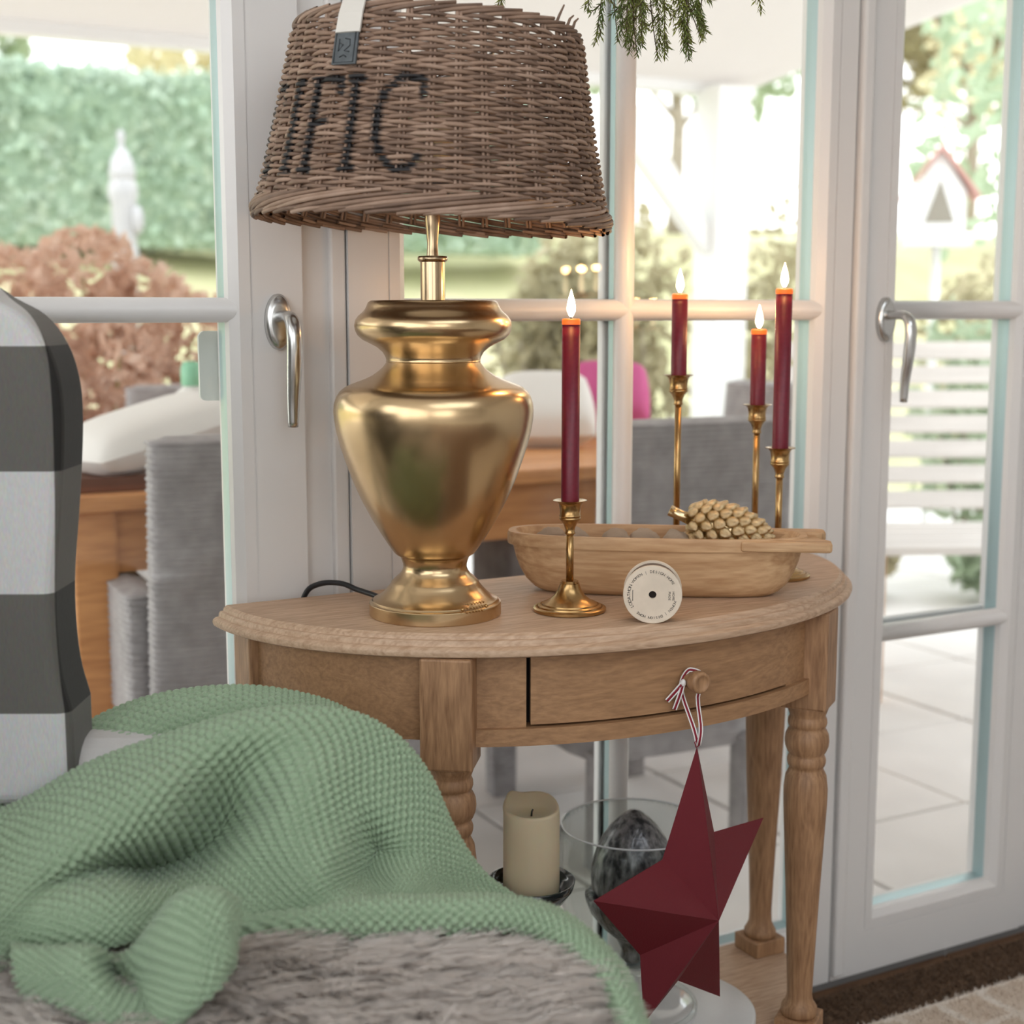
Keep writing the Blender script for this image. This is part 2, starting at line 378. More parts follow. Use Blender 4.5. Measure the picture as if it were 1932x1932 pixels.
# apron: left curved panel, right panel, middle fixed pieces, drawer
def curved(ins, t0, t1, z0, z1, thick=.018, n=24):
    po = arc(TA - ins, TB - ins, t0, t1, n); pi = arc(TA - ins - thick, TB - ins - thick, t0, t1, n)
    poly = po + pi[::-1]; m = len(po); vs_ = []; fs_ = []
    for z in (z0, z1): vs_ += [(x, y, z) for x, y in po] + [(x, y, z) for x, y in pi]
    k = 2 * m
    for i in range(m - 1):
        fs_ += [(i, i + 1, k + i + 1, k + i), (m + i + 1, m + i, k + m + i, k + m + i + 1), (k + i, k + i + 1, k + m + i + 1, k + m + i), (i + 1, i, m + i, m + i + 1)]
    fs_ += [(0, k, k + m, m), (m - 1, m + m - 1, k + m + m - 1, k + m - 1)]
    mb = MB(); mb.add(vs_, fs_, True); return mb
def sharp(o, a=35): o.data.set_sharp_from_angle(angle=R(a)); return o
AZ0, AZ1 = .600, TH - .0245
tl = math.atan2(.246 / TB, .250 / TA)   # leg angles on the ellipse
TL1, TL2 = tl, PI - tl
zb = AZ0 + .013
def tmid(px): return px
sharp(curved(.026, TL2 + .06, PI - .03, AZ0, AZ1).build('apron_panel', M['apron'], table))
sharp(curved(.026, .03, TL1 - .06, AZ0, AZ1).build('apron_panel', M['apron'], table))
tA, tB = TL1 + .10, TL2 - .10
d0, d1 = tA + .12, tB - .13
sharp(curved(.028, d1 + .006, tB + .05, zb, AZ1).build('apron_block', M['apron'], table))
sharp(curved(.028, tA - .05, d0 - .004, zb, AZ1).build('apron_block', M['apron'], table))
dr = sharp(curved(.0265, d0, d1 - .006, zb + .003, AZ1 - .004, .016, 40).build('drawer', M['apron'], table))
sharp(curved(.046, tA, tB, zb - .004, AZ1, .004, 30).build('drawer_recess', M['dark_gap'], table))
sharp(curved(.021, tA - .05, tB + .05, AZ0 - .006, zb, .030, 40).build('bottom_rail', M['apron'], table))
MB().box(-TA + .03, TA - .03, -.022, -.004, AZ0, AZ1).build('back_rail', M['apron'], table)
# knob
tk = 1.545
nrm = Vector((math.cos(tk) / TA, -math.sin(tk) / TB, 0)).normalized()
kp = Vector(((TA - .0265) * math.cos(tk), -(TB - .0265) * math.sin(tk), .652))
kb = MB().lathe([(.0105, -.002), (.0100, .004), (.0085, .008), (.0085, .013), (.0118, .016), (.0126, .020), (.0126, .026), (.0114, .0285), (.0085, .0295), (.008, .0285), (.0001, .0285)], 28)
kb.move(Matrix.Translation(kp) @ nrm.to_track_quat('Z', 'Y').to_matrix().to_4x4())
KNOB = kp + Vector((TX, TY, 0)); KN = nrm
kb.build('knob', M['table_v'], dr)
# legs
def leg(x, y, rz, prof, zsq0, half):
    root = empty('leg', (x, y, 0), rz, table)
    MB().box(-half, half, -half, half, zsq0, AZ1).build('post', M['table_v'], root, bevel=.003)
    MB().lathe(prof, 36).build('turning', M['table_v'], root)
    MB().box(-.026, .026, -.026, .026, .14, .163).build('foot_block', M['table_v'], root, bevel=.002)
    MB().lathe([(.018, 0), (.026, .01), (.029, .05), (.026, .09), (.022, .121)], 24).build('bun_foot', M['table_v'], root)
front = [(.0215, .163), (.0228, .166), (.0228, .174), (.0205, .178), (.0175, .182), (.0160, .190), (.0165, .21), (.0185, .26), (.0215, .33), (.0250, .40), (.0272, .445), (.0275, .465), (.0255, .482), (.0215, .490), (.0210, .493),
         (.0228, .495), (.0240, .499), (.0242, .503), (.0228, .507), (.0212, .509), (.0240, .513), (.0268, .520), (.0276, .527), (.0268, .535), (.0240, .541), (.0212, .544), (.0232, .546), (.0244, .550), (.0240, .555), (.0225, .558), (.0222, .560), (.0245, .566), (.0285, .580)]
back = [(.0215, .163), (.0228, .166), (.0225, .172), (.0200, .176), (.0165, .184), (.0158, .20), (.0175, .25), (.0205, .32), (.0245, .40), (.0275, .48), (.0285, .54), (.0285, .58)]
leg(-.250, -.246, math.atan2(.246, .250) - PI / 2 + .15, front, .572, .0285)
leg(.246, -.246, PI / 2 - math.atan2(.246, .246) - .15, front, .572, .0285)
leg(-.385, -.034, 0, back, .572, .0285); leg(.350, -.034, 0, back, .572, .0285)
shelf = demi_slab([(.055, .140), (.052, .1385), (.050, .135), (.050, .125), (.053, .1215), (.08, .121)])
sharp(shelf.build('shelf', M['table'], table))

# ------------------------------------------------------------------ table lamp with wicker shade
LX, LY = .682, 1.438
lamp = thing('table_lamp', 'tall brass urn table lamp under a brown wicker shade printed with dark letters', 'lamp', (LX, LY, TH))
P = [(122.5, 1160), (124, 1158.5), (124, 1137), (123, 1135.5), (120.5, 1134.8), (118.5, 1133), (117, 1130.5), (108, 1127), (99, 1119), (90, 1109), (83.5, 1101), (82, 1097), (79, 1094), (74, 1089), (67, 1083), (62, 1076), (59.5, 1069), (60, 1062), (62.5, 1054), (64.5, 1049), (66, 1047), (73, 1043), (77, 1039),
     (88, 1023), (97.5, 1008), (117, 975), (135.5, 939), (151, 903), (164, 866), (174, 835), (180.5, 808), (184, 785), (185, 770), (183.5, 757), (179, 744), (173, 735), (164, 727.5), (155, 723), (142, 718), (126, 712), (112, 705), (101, 697), (93, 690), (88, 683), (86.5, 680.5), (87.5, 679), (86.5, 677.5), (88, 671), (93, 662), (103, 653), (116, 646), (130, 639), (138.5, 631), (143, 622), (144.5, 613), (142.5, 603), (137, 595), (130, 589), (125, 583.5), (121.5, 577), (119, 570.5), (114, 567), (100, 566.5), (23, 566)]
def lz(y): return (1157 - y) * .000600 + (1157 - y)**2 * 3.7e-9 * -1 - .0
K = .000600
lprof = []
for hw, y in P:
    z = .3503 * (1160 - y) / 593
    lprof.append((hw * K, max(0, z)))
z0 = lprof[0][1]; lprof = [(r, z - z0) for r, z in lprof]
def smooth_prof(p, n):
    a = np.array(p); d = np.r_[0, np.cumsum(np.linalg.norm(np.diff(a, axis=0), axis=1))]; t = np.linspace(0, d[-1], n)
    return list(zip(np.interp(t, d, a[:, 0]), np.interp(t, d, a[:, 1])))
ztop = lprof[-1][1]
i1 = next(i for i, (h, y) in enumerate(P) if y == 1047)
base = MB().lathe(lprof[:i1 + 1], 96); sharp(base.build('pedestal', M['brass'], lamp), 28)
urn = MB().lathe(lprof[i1:], 96); sharp(urn.build('urn', M['brass'], lamp), 50)
# engraved plate on the foot: raised dots and a scroll line
pt = math.atan2(-LY, -LX) + R(36)
rr = 124 * K
plate = MB()
for k in range(2): 
    a = pt + (k - .5) * .44; plate.ell((rr * math.cos(a), rr * math.sin(a), .018), .0022, .0022, .0022, 10, 6)
for k in range(3):
    plate.tube([((rr + .0003) * math.cos(pt + q * .17), (rr + .0003) * math.sin(pt + q * .17), .0235 - k * .0045 + .0012 * math.sin(q * 19 + k)) for q in np.linspace(-1, 1, 30)], .0006, 5)
plate.build('foot_emblem', M['brass_dark'], lamp)
sh0 = ztop
stem = MB().lathe([(.0135, sh0 - .001), (.0135, sh0 + .041), (.0155, sh0 + .042), (.0165, sh0 + .0435), (.0165, sh0 + .046), (.0155, sh0 + .0475), (.0065, sh0 + .048), (.0062, sh0 + .053), (.0058, sh0 + .060), (.0075, sh0 + .078), (.0085, sh0 + .085), (.0085, sh0 + .118)], 40)
sharp(stem.build('stem', M['brass_stem'], lamp), 40)
MB().lathe([(.0001, sh0 + .112), (.019, sh0 + .113), (.019, sh0 + .130), (.0001, sh0 + .131)], 24).build('bulb_socket', M['black_cord'], lamp)
MB().lathe([(.013, sh0 + .130), (.014, sh0 + .140), (.024, sh0 + .160), (.029, sh0 + .180), (.025, sh0 + .200), (.013, sh0 + .212), (.0001, sh0 + .214)], 24).build('bulb', M['cream_wax'], lamp)
# shade
shade = empty('shade', (0, 0, 0), 0, lamp); SZ = 1.156 - TH; SH = .200
tilt = Matrix.Translation((0, 0, SZ)) @ Matrix.Rotation(R(2.4), 4, Vector((math.sin(YAW), math.cos(YAW), 0)))
RB, RT = .1915, .150
def srad(h): 
    t = h / SH
    return RB + (RT - RB) * (t**.82) 
NST = 40
def paint(ang, h):
    """stencilled word PACIFIC on the shade: 1 where printed. ang = degrees round from the camera-facing line, + to the right"""
    u = (h - .037) / .088
    if u < -.05 or u > 1.05: return 0
    w = 1.15
    def seg(a0, h0, a1, h1, ww=w):
        L2 = ((a1 - a0) * 3.0)**2 + ((h1 - h0) * 88)**2
        t = max(0, min(1, (((ang - a0) * 3.0) * ((a1 - a0) * 3.0) + (u - h0) * 88 * (h1 - h0) * 88) / (L2 + 1e-9)))
        return math.hypot((ang - a0 - t * (a1 - a0)) * 3.0, (u - h0 - t * (h1 - h0)) * 88) < ww * 3.3
    segs = []
    def C(a): segs.extend([(a + 15, .80, a + 15, 1.0), (a + 14, 1.0, a + 7, 1.0), (a + 7, 1.0, a + 2.5, .84), (a + 2.5, .84, a + .4, .62), (a + .4, .62, a + .4, .38), (a + .4, .38, a + 2.5, .16), (a + 2.5, .16, a + 7, .0), (a + 7, 0, a + 11.5, .02), (a + 11.5, .02, a + 14, .14)])
    def I(a): segs.extend([(a, 0, a, 1), (a - 2.2, 1, a + 2.2, 1), (a - 2.2, 0, a + 2.2, 0)])
    def F(a): segs.extend([(a, 0, a, 1), (a - 1.5, 1, a + 11, 1), (a + 11, 1, a + 11, .86), (a, .53, a + 7, .53), (a - 2, 0, a + 2.4, 0)])
    C(-19.5); I(-27.5); F(-44.5); I(-55); C(-82)
    segs.extend([(-104, 0, -96.5, 1), (-96.5, 1, -89, 0), (-101, .38, -92, .38)])
    segs.extend([(-122, 0, -122, 1), (-122, 1, -113, .96), (-113, .96, -110.5, .76), (-110.5, .76, -113, .55), (-113, .55, -122, .5)])
    return 1.0 if any(seg(*q) for q in segs) else 0.0
SA0 = math.atan2(-LY, -LX)          # azimuth of the camera seen from the lamp
m, nt, N, L, b = new_mat('willow')
b.inputs['Roughness'].default_value = .62
at = N.new('ShaderNodeAttribute'); at.attribute_name = 'paint'; tn = N.new('ShaderNodeAttribute'); tn.attribute_name = 'tone'
tc = N.new('ShaderNodeTexCoord'); nz = N.new('ShaderNodeTexNoise'); nz.inputs['Scale'].default_value = 40; nz.inputs['Detail'].default_value = 4
L.new(tc.outputs['Object'], nz.inputs['Vector'])
ad = N.new('ShaderNodeMath'); ad.operation = 'MULTIPLY_ADD'; ad.inputs[1].default_value = .55; L.new(nz.outputs['Fac'], ad.inputs[0]); L.new(tn.outputs['Fac'], ad.inputs[2])
rp = N.new('ShaderNodeValToRGB'); L.new(ad.outputs[0], rp.inputs[0])
rp.color_ramp.elements[0].position = .25; rp.color_ramp.elements[0].color = srgb(104, 82, 68)
rp.color_ramp.elements[1].position = .95; rp.color_ramp.elements[1].color = srgb(182, 156, 138)
e_ = rp.color_ramp.elements.new(.6); e_.color = srgb(146, 119, 100)
mxp = N.new('ShaderNodeMix'); mxp.data_type = 'RGBA'; L.new(at.outputs['Fac'], mxp.inputs[0]); L.new(rp.outputs[0], mxp.inputs[6]); mxp.inputs[7].default_value = srgb(30, 29, 31)
L.new(mxp.outputs[2], b.inputs['Base Color'])
bp = N.new('ShaderNodeBump'); bp.inputs['Strength'].default_value = .3; bp.inputs['Distance'].default_value = .001; L.new(nz.outputs['Fac'], bp.inputs['Height']); L.new(bp.outputs[0], b.inputs['Normal'])
M['willow'] = m
rods = []        # (pts, rad)
rs = np.random.default_rng(3)
NR = 54; ns = NST * 6
for k in range(NR):
    h = .016 + (SH - .026) * (k + .5) / NR
    th = np.arange(ns) * 2 * PI / ns
    wob = .0005 * np.sin(th * 3 + rs.uniform(0, 6)) + .0003 * np.sin(th * 11 + rs.uniform(0, 6))
    amp = .0036 * np.cos(th * NST / 2 + PI * k)
    dz = .0006 * np.cos(th * NST / 2 + PI * k + PI / 2) * (1 if k % 4 < 2 else -1)
    r_ = srad(h) + amp
    hh = h + wob + dz
    rad = .00200 * (1 + .12 * np.sin(th * 7 + rs.uniform(0, 6))) * (.86 + .22 * (np.cos(th * NST / 2 + PI * k) * .5 + .5))
    rods.append((np.stack([r_ * np.cos(th), r_ * np.sin(th), hh], 1), rad, True, rs.uniform(0, .45)))
def rods_obj(name, rods, parent, nsd=7, printed=False):
    Vs = []; Fs = []; T = []; Pn = []; o = 0
    for pts, rad, closed, tone in rods:
        mb = MB().tube(pts, rad, nsd, closed=closed)
        V = np.array(mb.v); F = np.array([f for f in mb.f if len(f) == 4])
        Vs.append(V); Fs.append(F + o); o += len(V); T.append(np.full(len(V), tone))
        if printed:
            ang = np.degrees(np.arctan2(V[:, 1], V[:, 0]) - SA0); ang = (ang + 180) % 360 - 180
            cen = np.linalg.norm(V[:, :2], axis=1) - np.array([srad(h) for h in V[:, 2]])
            Pn.append(np.array([paint(a_, h_) if c_ > -.0035 else 0 for a_, h_, c_ in zip(ang, V[:, 2], cen)]))
        else: Pn.append(np.zeros(len(V)))
    V = np.concatenate(Vs); Vt = np.array(tilt.to_3x3()) @ V.T; V = Vt.T + np.array(tilt.translation)
    return quads_mesh(name, V, np.concatenate(Fs), M['willow'], parent, True, {'tone': np.concatenate(T), 'paint': np.concatenate(Pn)})
rods_obj('woven_wall', rods, shade, 7, True)
st = []
for k in range(NST):
    for s_ in (-1, 1):
        t = 2 * PI * k / NST + s_ * .0125
        hs = np.linspace(.006, SH - .002, 12)
        st.append((np.stack([np.array([srad(h) for h in hs]) * math.cos(t), np.array([srad(h) for h in hs]) * math.sin(t), hs], 1), .0019, False, rs.uniform(.1, .5)))
rods_obj('stakes', st, shade, 6, True)
def border(name, hc, rc, amp_r, amp_h, span, cnt, rad):
    out = []
    for k in range(cnt):
        t0 = 2 * PI * k / cnt + rs.uniform(-.02, .02); q = np.linspace(0, 1, 16)
        t = t0 + q * span
        r_ = rc + amp_r * np.sin(q * PI) + amp_r * .4 * np.cos(q * PI)
        h = hc + amp_h * (2 * q - 1) + rs.uniform(-.0008, .0008)
        out.append((np.stack([r_ * np.cos(t), r_ * np.sin(t), h], 1), rad * (1 + .1 * np.sin(q * 5)), False, rs.uniform(0, .5)))
    return rods_obj(name, out, shade, 7)
border('bottom_border', .0075, srad(.006) + .001, .0045, .0095, 2 * PI / NST * 4.6, NST, .0022)
border('bottom_border', -.001, srad(0) - .001, .003, .0035, 2 * PI / NST * 2.2, NST, .0021)
border('top_border', SH - .004, srad(SH) - .001, .0040, .0055, 2 * PI / NST * 3.0, NST, .0020)
# stray willow ends on top
tw = []
for a in (.9, 1.05, 1.15):
    t = SA0 + a; r_ = srad(SH)
    tw.append((np.array([(r_ * math.cos(t), r_ * math.sin(t), SH - .006), ((r_ + .002) * math.cos(t + .03), (r_ + .002) * math.sin(t + .03), SH + .006), ((r_ + .004) * math.cos(t + .06), (r_ + .004) * math.sin(t + .06), SH + .010 + .006 * (a < 1))]), np.array([.0018, .0014, .0009]), False, .1))
rods_obj('willow_ends', tw, shade, 6)
ring = MB()
hz = SH - .03; ring.tube([((srad(hz) - .008) * math.cos(t), (srad(hz) - .008) * math.sin(t), hz) for t in np.linspace(0, 2 * PI, 48)[:-1]], .0016, 6, closed=True)
for k in range(3):
    t = SA0 + .5 + k * 2 * PI / 3; ring.tube([(0, 0, hz - .02), (.06 * math.cos(t), .06 * math.sin(t), hz - .018), ((srad(hz) - .008) * math.cos(t), (srad(hz) - .008) * math.sin(t), hz)], .0016, 6)
ring.tube([(0, 0, sh0 + .12 - SZ), (0, 0, hz - .02)], .003, 8)
ring.move(tilt).build('shade_carrier', M['steel'], shade)
# leather tag
def tag_pts(a0, a1, hs, off):
    V = np.zeros((len(hs), 9, 3))
    for j, (h, of) in enumerate(zip(hs, off)):
        for i in range(9):
            t = SA0 + R(a0 + (a1 - a0) * i / 8); r_ = srad(min(h, SH)) + of
            V[j, i] = tilt @ Vector((r_ * math.cos(t), r_ * math.sin(t), h))
    return V
def strip(name, a0, a1, hs, off, m):
    o = grid_mesh(name, tag_pts(a0, a1, hs, off), m, shade, smooth=False); s_ = o.modifiers.new('thick', 'SOLIDIFY'); s_.thickness = .0022; s_.offset = 0; return o
strip('tag_strap', -37.5, -27.5, [SH - .018, SH - .002, SH + .004, SH + .003, SH - .012, SH - .028, SH - .031], [-.009, -.008, -.003, .004, .0078, .0086, .009], M['leather_w'])
strip('tag_label', -38, -28.2, [SH - .028, SH - .034, SH - .050, SH - .062], [.0068, .0070, .0068, .0066], M['leather_g'])
def tagline(pts, w=.0007):
    q = []
    for a_, h_ in pts:
        t = SA0 + R(a_); r_ = srad(h_) + .0082; q.append(tilt @ Vector((r_ * math.cos(t), r_ * math.sin(t), h_)))
    return q
em = MB()
for pts in ([(-37.2, SH - .031), (-37.2, SH - .060), (-29.2, SH - .060), (-29.2, SH - .031)], [(-35.6, SH - .037), (-35.6, SH - .049), (-33.8, SH - .043), (-35.4, SH - .041)], [(-33.2, SH - .037), (-31.2, SH - .038), (-31.0, SH - .044), (-33.2, SH - .049), (-31.0, SH - .050)], [(-34.8, SH - .055), (-33.2, SH - .053), (-32, SH - .055)]):
    em.tube(tagline(pts), .0006, 5)
em.build('tag_emblem', M['leather_d'], shade)
# power cord: leaves the foot, loops over the back edge of the table
cord = MB().tube(catmull([(-.035, .055, .008), (-.040, .085, .010), (-.050, .110, .013), (-.062, .130, .018), (-.080, .150, .016), (-.094, .163, .004), (-.098, .172, -.03), (-.096, .174, -.12), (-.07, .176, -.40), (-.04, .176, -.58), (.0, .176, -.705)], 60), .0034, 8)
cord.build('power_cord', M['black_cord'], lamp)

# ------------------------------------------------------------------ candlesticks and tapers
m, nt, N, L, b = new_mat('wine_wax')
b.inputs['Roughness'].default_value = .42; b.inputs['Subsurface Weight'].default_value = .15; b.inputs['Subsurface Scale'].default_value = .004
tc = N.new('ShaderNodeTexCoord'); nz = N.new('ShaderNodeTexNoise'); nz.inputs['Scale'].default_value = 220; L.new(tc.outputs['Object'], nz.inputs['Vector'])
rp = N.new('ShaderNodeValToRGB'); rp.color_ramp.elements[0].color = srgb(96, 10, 32); rp.color_ramp.elements[1].color = srgb(122, 24, 46); L.new(nz.outputs['Fac'], rp.inputs[0]); L.new(rp.outputs[0], b.inputs['Base Color'])
M['wine'] = m
M['lit_wax'] = emit_mat('lit_wax', srgb(226, 92, 30), .75)
def candlestick(loc, cup_z, label, sc=1.0):
    t = thing('candlestick', label, 'candlestick', loc, 0, 'brass candlesticks on the oak table')
    c = cup_z
    MB().lathe([(.0405, 0), (.0418, .001), (.0418, .0038), (.0405, .0050), (.0378, .0056), (.0374, .0048), (.0368, .0048), (.0362, .0068), (.0335, .0080), (.0330, .0072), (.0322, .0074), (.0315, .0092), (.0240, .0125), (.0175, .0180), (.0135, .0245), (.0112, .0310), (.0112, .0322), (.0098, .0322), (.0098, .0350), (.0045, .0352)], 48).build('base', M['brass_dark'], t).data.set_sharp_from_angle(angle=R(38))
    MB().lathe([(.0044, .034), (.0044, c - .037)], 16).build('rod', M['brass_dark'], t)
    cup = MB().lathe([(.0045, c - .0385), (.0060, c - .0375), (.0060, c - .036), (.0052, c - .0345), (.0058, c - .031), (.0080, c - .0255), (.0112, c - .0215), (.0122, c - .0205), (.0122, c - .0195), (.0114, c - .0185), (.0122, c - .0175), (.0122, c - .0165), (.0114, c - .0155), (.0116, c - .010), (.0126, c - .0045), (.0150, c - .001), (.0190, c), (.0195, c + .0006), (.0185, c + .001), (.0105, c - .001), (.0100, c - .012), (.0001, c - .0125)], 36)
    sharp(cup.build('cup', M['brass_dark'], t), 60)
def taper(loc, z0, z1, rad, label):
    h = z1 - z0
    t = thing('taper_candle', label, 'candle', (loc[0], loc[1], z0), 0, 'dark red taper candles')
    MB().lathe([(rad * .95, 0), (rad, .01), (rad, h - .006)], 28).build('wax_stick', M['wine'], t)
    MB().lathe([(rad, h - .006), (rad * 1.02, h - .003), (rad * 1.0, h - .0005), (rad * .86, h + .0006), (rad * .6, h - .003), (.0001, h - .004)], 28, cap=False).build('glowing_rim', M['lit_wax'], t)
    MB().lathe([(.0013, h - .004), (.0012, h + .004)], 8).build('wick', M['black_cord'], t)
    MB().lathe([(.0002, h + .001), (.0028, h + .004), (.0050, h + .009), (.0052, h + .013), (.0040, h + .020), (.0020, h + .027), (.0002, h + .033)], 16, cap=False).build('flame', M['flame'], t)
    ld = bpy.data.lights.new('candle_glow', 'POINT'); ld.energy = .2; ld.color = (1, .52, .18); ld.shadow_soft_size = .006
    lo = bpy.data.objects.new('candle_glow', ld); link(lo, t); lo.location = (0, 0, h + .038)
CS = [((.823, 1.378), .1265, 1.0500, .0102, 'front', ),
      ((1.079, 1.534), .256, 1.080, .0102, 'tall'),
      ((1.205, 1.530), .214, 1.034, .0102, 'mid'),
      ((1.166, 1.432), .166, 1.086, .0104, 'long')]
labs = ['short brass candlestick standing in front of the wooden trough', 'tallest brass candlestick, leftmost behind the wooden trough', 'brass candlestick behind the gold pine cone, middle of three', 'rightmost brass candlestick, its round base showing past the trough']
labt = ['dark red taper candle alone in front, beside the brass lamp', 'dark red taper on the tallest candlestick left of the pine cone', 'shortest dark red taper between two others behind the pine cone', 'longest dark red taper at the far right behind the trough']
for (xy, cz, zt, rd, _), la, lt in zip(CS, labs, labt):
    candlestick((xy[0], xy[1], TH), cz, la); taper(xy, TH + cz - .010, zt, rd, lt)

# ------------------------------------------------------------------ dough trough with nuts and gold pine cone
BX, BY, BA = .972, 1.424, R(-35.5)
trough = thing('dough_trough', 'long oval wooden dough trough with forked handle, holding nuts and pine cone', 'bowl', (BX, BY, TH), BA)
def oval(hx, hy, z, n=56, p=2.8, sx=0):
    return [(sx + hx * math.copysign(abs(math.cos(t))**(2 / p), math.cos(t)), hy * math.copysign(abs(math.sin(t))**(2 / p), math.sin(t)), z) for t in [2 * PI * i / n for i in range(n)]]
HX, HY, BH = .178, .057, .074
secs = [(.128, .026, .000), (.138, .033, .001), (.148, .040, .006), (.158, .046, .016), (.166, .050, .030), (.171, .0525, .044), (.174, .054, .0565), (.1745, .0545, .0585), (.180, .0575, .0590), (.181, .058, .061), (.181, .058, BH - .003), (.180, .0572, BH), (.172, .0515, BH), (.170, .0500, BH - .003), (.163, .046, .050), (.152, .040, .032), (.135, .032, .019), (.118, .024, .015)]
V = np.array([oval(a_, b_, z_) for a_, b_, z_ in secs])
mb = MB(); n = V.shape[1]; fs_ = []
for j in range(len(V) - 1):
    for i in range(n): k = (i + 1) % n; fs_.append((j * n + i, j * n + k, (j + 1) * n + k, (j + 1) * n + i))
fs_ += [tuple(reversed(range(n))), tuple((len(V) - 1) * n + i for i in range(n))]
mb.add(V.reshape(-1, 3), fs_, True); sharp(mb.build('body', M['bowl'], trough), 50)
for s_ in (-1, 1):
    pr = MB().add([(x, y, z) for z in (.0605, BH - .0012) for x, y in ((.10, s_ * .0505), (.10, s_ * .0570), (.198, s_ * .0570), (.205, s_ * .055), (.2055, s_ * .036), (.200, s_ * .028), (.176, s_ * .020))],
                  [tuple(range(7))[::(-s_)], tuple(range(7, 14))[::s_]] + [((i, (i + 1) % 7, 7 + (i + 1) % 7, 7 + i) if s_ > 0 else ((i + 1) % 7, i, 7 + i, 7 + (i + 1) % 7)) for i in range(7)])
    pr.build('forked_handle', M['bowl'], trough, bevel=.003)
MB().add([(x, y, z) for z in (.062, BH - .006) for x, y in ((.168, -.03), (.194, -.026), (.198, 0), (.194, .026), (.168, .03))],
         [(4, 3, 2, 1, 0), (5, 6, 7, 8, 9)] + [(i, (i + 1) % 5, 5 + (i + 1) % 5, 5 + i) for i in range(5)]).build('handle_hollow', M['bowl'], trough, bevel=.002)
rb = Matrix.Rotation(BA, 4, 'Z')
nut_me = None
NUTS = [(-.128, .004, 0.065, .0185, 'leftmost walnut inside the wooden trough, close to the brass lamp'), (-.098, -.010, 0.065, .0185, 'second walnut from the left inside the wooden trough'),
        (-.048, -.008, 0.066, .019, 'walnut just right of the front candlestick, inside the trough'), (-.012, -.010, 0.066, .019, 'walnut above the ribbon spool, inside the wooden trough'), (.026, -.014, 0.0645, .0185, 'walnut nearest the gold pine cone inside the trough')]
for k, (u, v, z_, r_, nlab) in enumerate(NUTS):
    p = rb @ Vector((u, v, 0))
    if nut_me is None:
        mb = MB().ell((0, 0, 0), 1, 1, 1, 20, 14)
        for i, q in enumerate(mb.v):
            w = 1 + .05 * math.sin(9 * q[0] + 4 * q[2]) + .04 * math.sin(11 * q[1] + 3) + (.07 if abs(q[1]) < .09 else 0); mb.v[i] = (q[0] * w * 1.15, q[1] * w, q[2] * w * .95)
        nut_me = mb.mesh('walnut', M['nut'])
    o = link(bpy.data.objects.new('walnut', nut_me)); o.location = (BX + p.x, BY + p.y, TH + z_ - .0070); o.scale = (r_, r_, r_); o.rotation_euler = (k * .7, k * 1.3, k * 2.1)
    tag(o, nlab, 'nut', 'walnuts in the dough trough')
pc = rb @ Vector((.087, .002, 0)); PX, PY, PZ = BX + pc.x, BY + pc.y, TH + .078
cone = thing('pine_cone', 'gold painted pine cone with short stem lying on the trough end', 'pine cone', (PX, PY, PZ))
cone.rotation_euler = (0, R(12), R(-31)); cone.scale = (1.06, 1.06, 1.06)
MB().ell((0, 0, 0), .046, .021, .0205, 20, 12).build('core', M['gold'], cone)
sc_me = MB().ell((0, 0, 0), 1, 1, 1, 10, 7)
for i, q in enumerate(sc_me.v): sc_me.v[i] = (q[0] * (1 + .25 * q[2]), q[1] * (1 - .25 * q[0]), q[2] + .45 * max(0, q[0]) )
sc_me = sc_me.mesh('scale', M['gold'])
k = 0; nsc = 92
for i in range(nsc):
    u = (i + .5) / nsc; x = -.046 + .096 * u; t = i * 2.39996
    rr_ = .0245 * math.sqrt(max(.02, 1 - ((x + .006) / .0545)**2)) * (1.0 if x < .0 else 1 - .18 * x / .05)
    o = link(bpy.data.objects.new('scale', sc_me), cone); s0 = .0056 * (.62 + .5 * rr_ / .0245)
    o.location = (x, rr_ * math.cos(t), rr_ * math.sin(t)); o.scale = (s0 * 1.22, s0 * 1.15, s0 * .95)
    nv = Vector((-.25 + x * 10, math.cos(t), math.sin(t))).normalized(); xv = Vector((1, 0, 0)); yv = nv.cross(xv).normalized(); xv = yv.cross(nv)
    o.rotation_euler = Matrix((xv, yv, nv)).transposed().to_euler()
MB().tube([(-.044, 0, .002), (-.056, .001, .004), (-.070, .002, .007)], [.0072, .0060, .0066], 12).build('stem', M['gold'], cone)

# ------------------------------------------------------------------ ribbon spool
m_ = Vector((.8771, 1.290, TH + .0325))
sp = thing('ribbon_spool', 'round pale wooden ribbon spool printed with lettering, on the table edge', 'spool', (.8771, 1.290, TH))
fd = Vector((-.564, -.826, .0)).normalized()   # face direction
ql = fd.to_track_quat('Z', 'Y').to_matrix().to_4x4(); Msp = Matrix.Translation((0, 0, .0322)) @ ql
def spool_part(prof, name, m, n=64): sharp(MB().lathe(prof, n).move(Msp).build(name, m, sp), 30)
spool_part([(.0042, .0130), (.0316, .0130), (.0322, .0137), (.0322, .0175), (.0316, .0182), (.0042, .0182), (.0042, .013)], 'front_flange', M['spool'])
spool_part([(.0042, -.0182), (.0316, -.0182), (.0322, -.0175), (.0322, -.0137), (.0316, -.0130), (.0042, -.013), (.0042, -.0182)], 'rear_flange', M['spool'])
spool_part([(.0045, -.0132), (.0298, -.0132), (.0298, .0132), (.0045, .0132)], 'wound_ribbon', M['spool_core'])
spool_part([(.0001, -.0175), (.0043, -.0175), (.0043, .0140), (.0001, .0140)], 'hole_core', M['dark_gap'], 20)
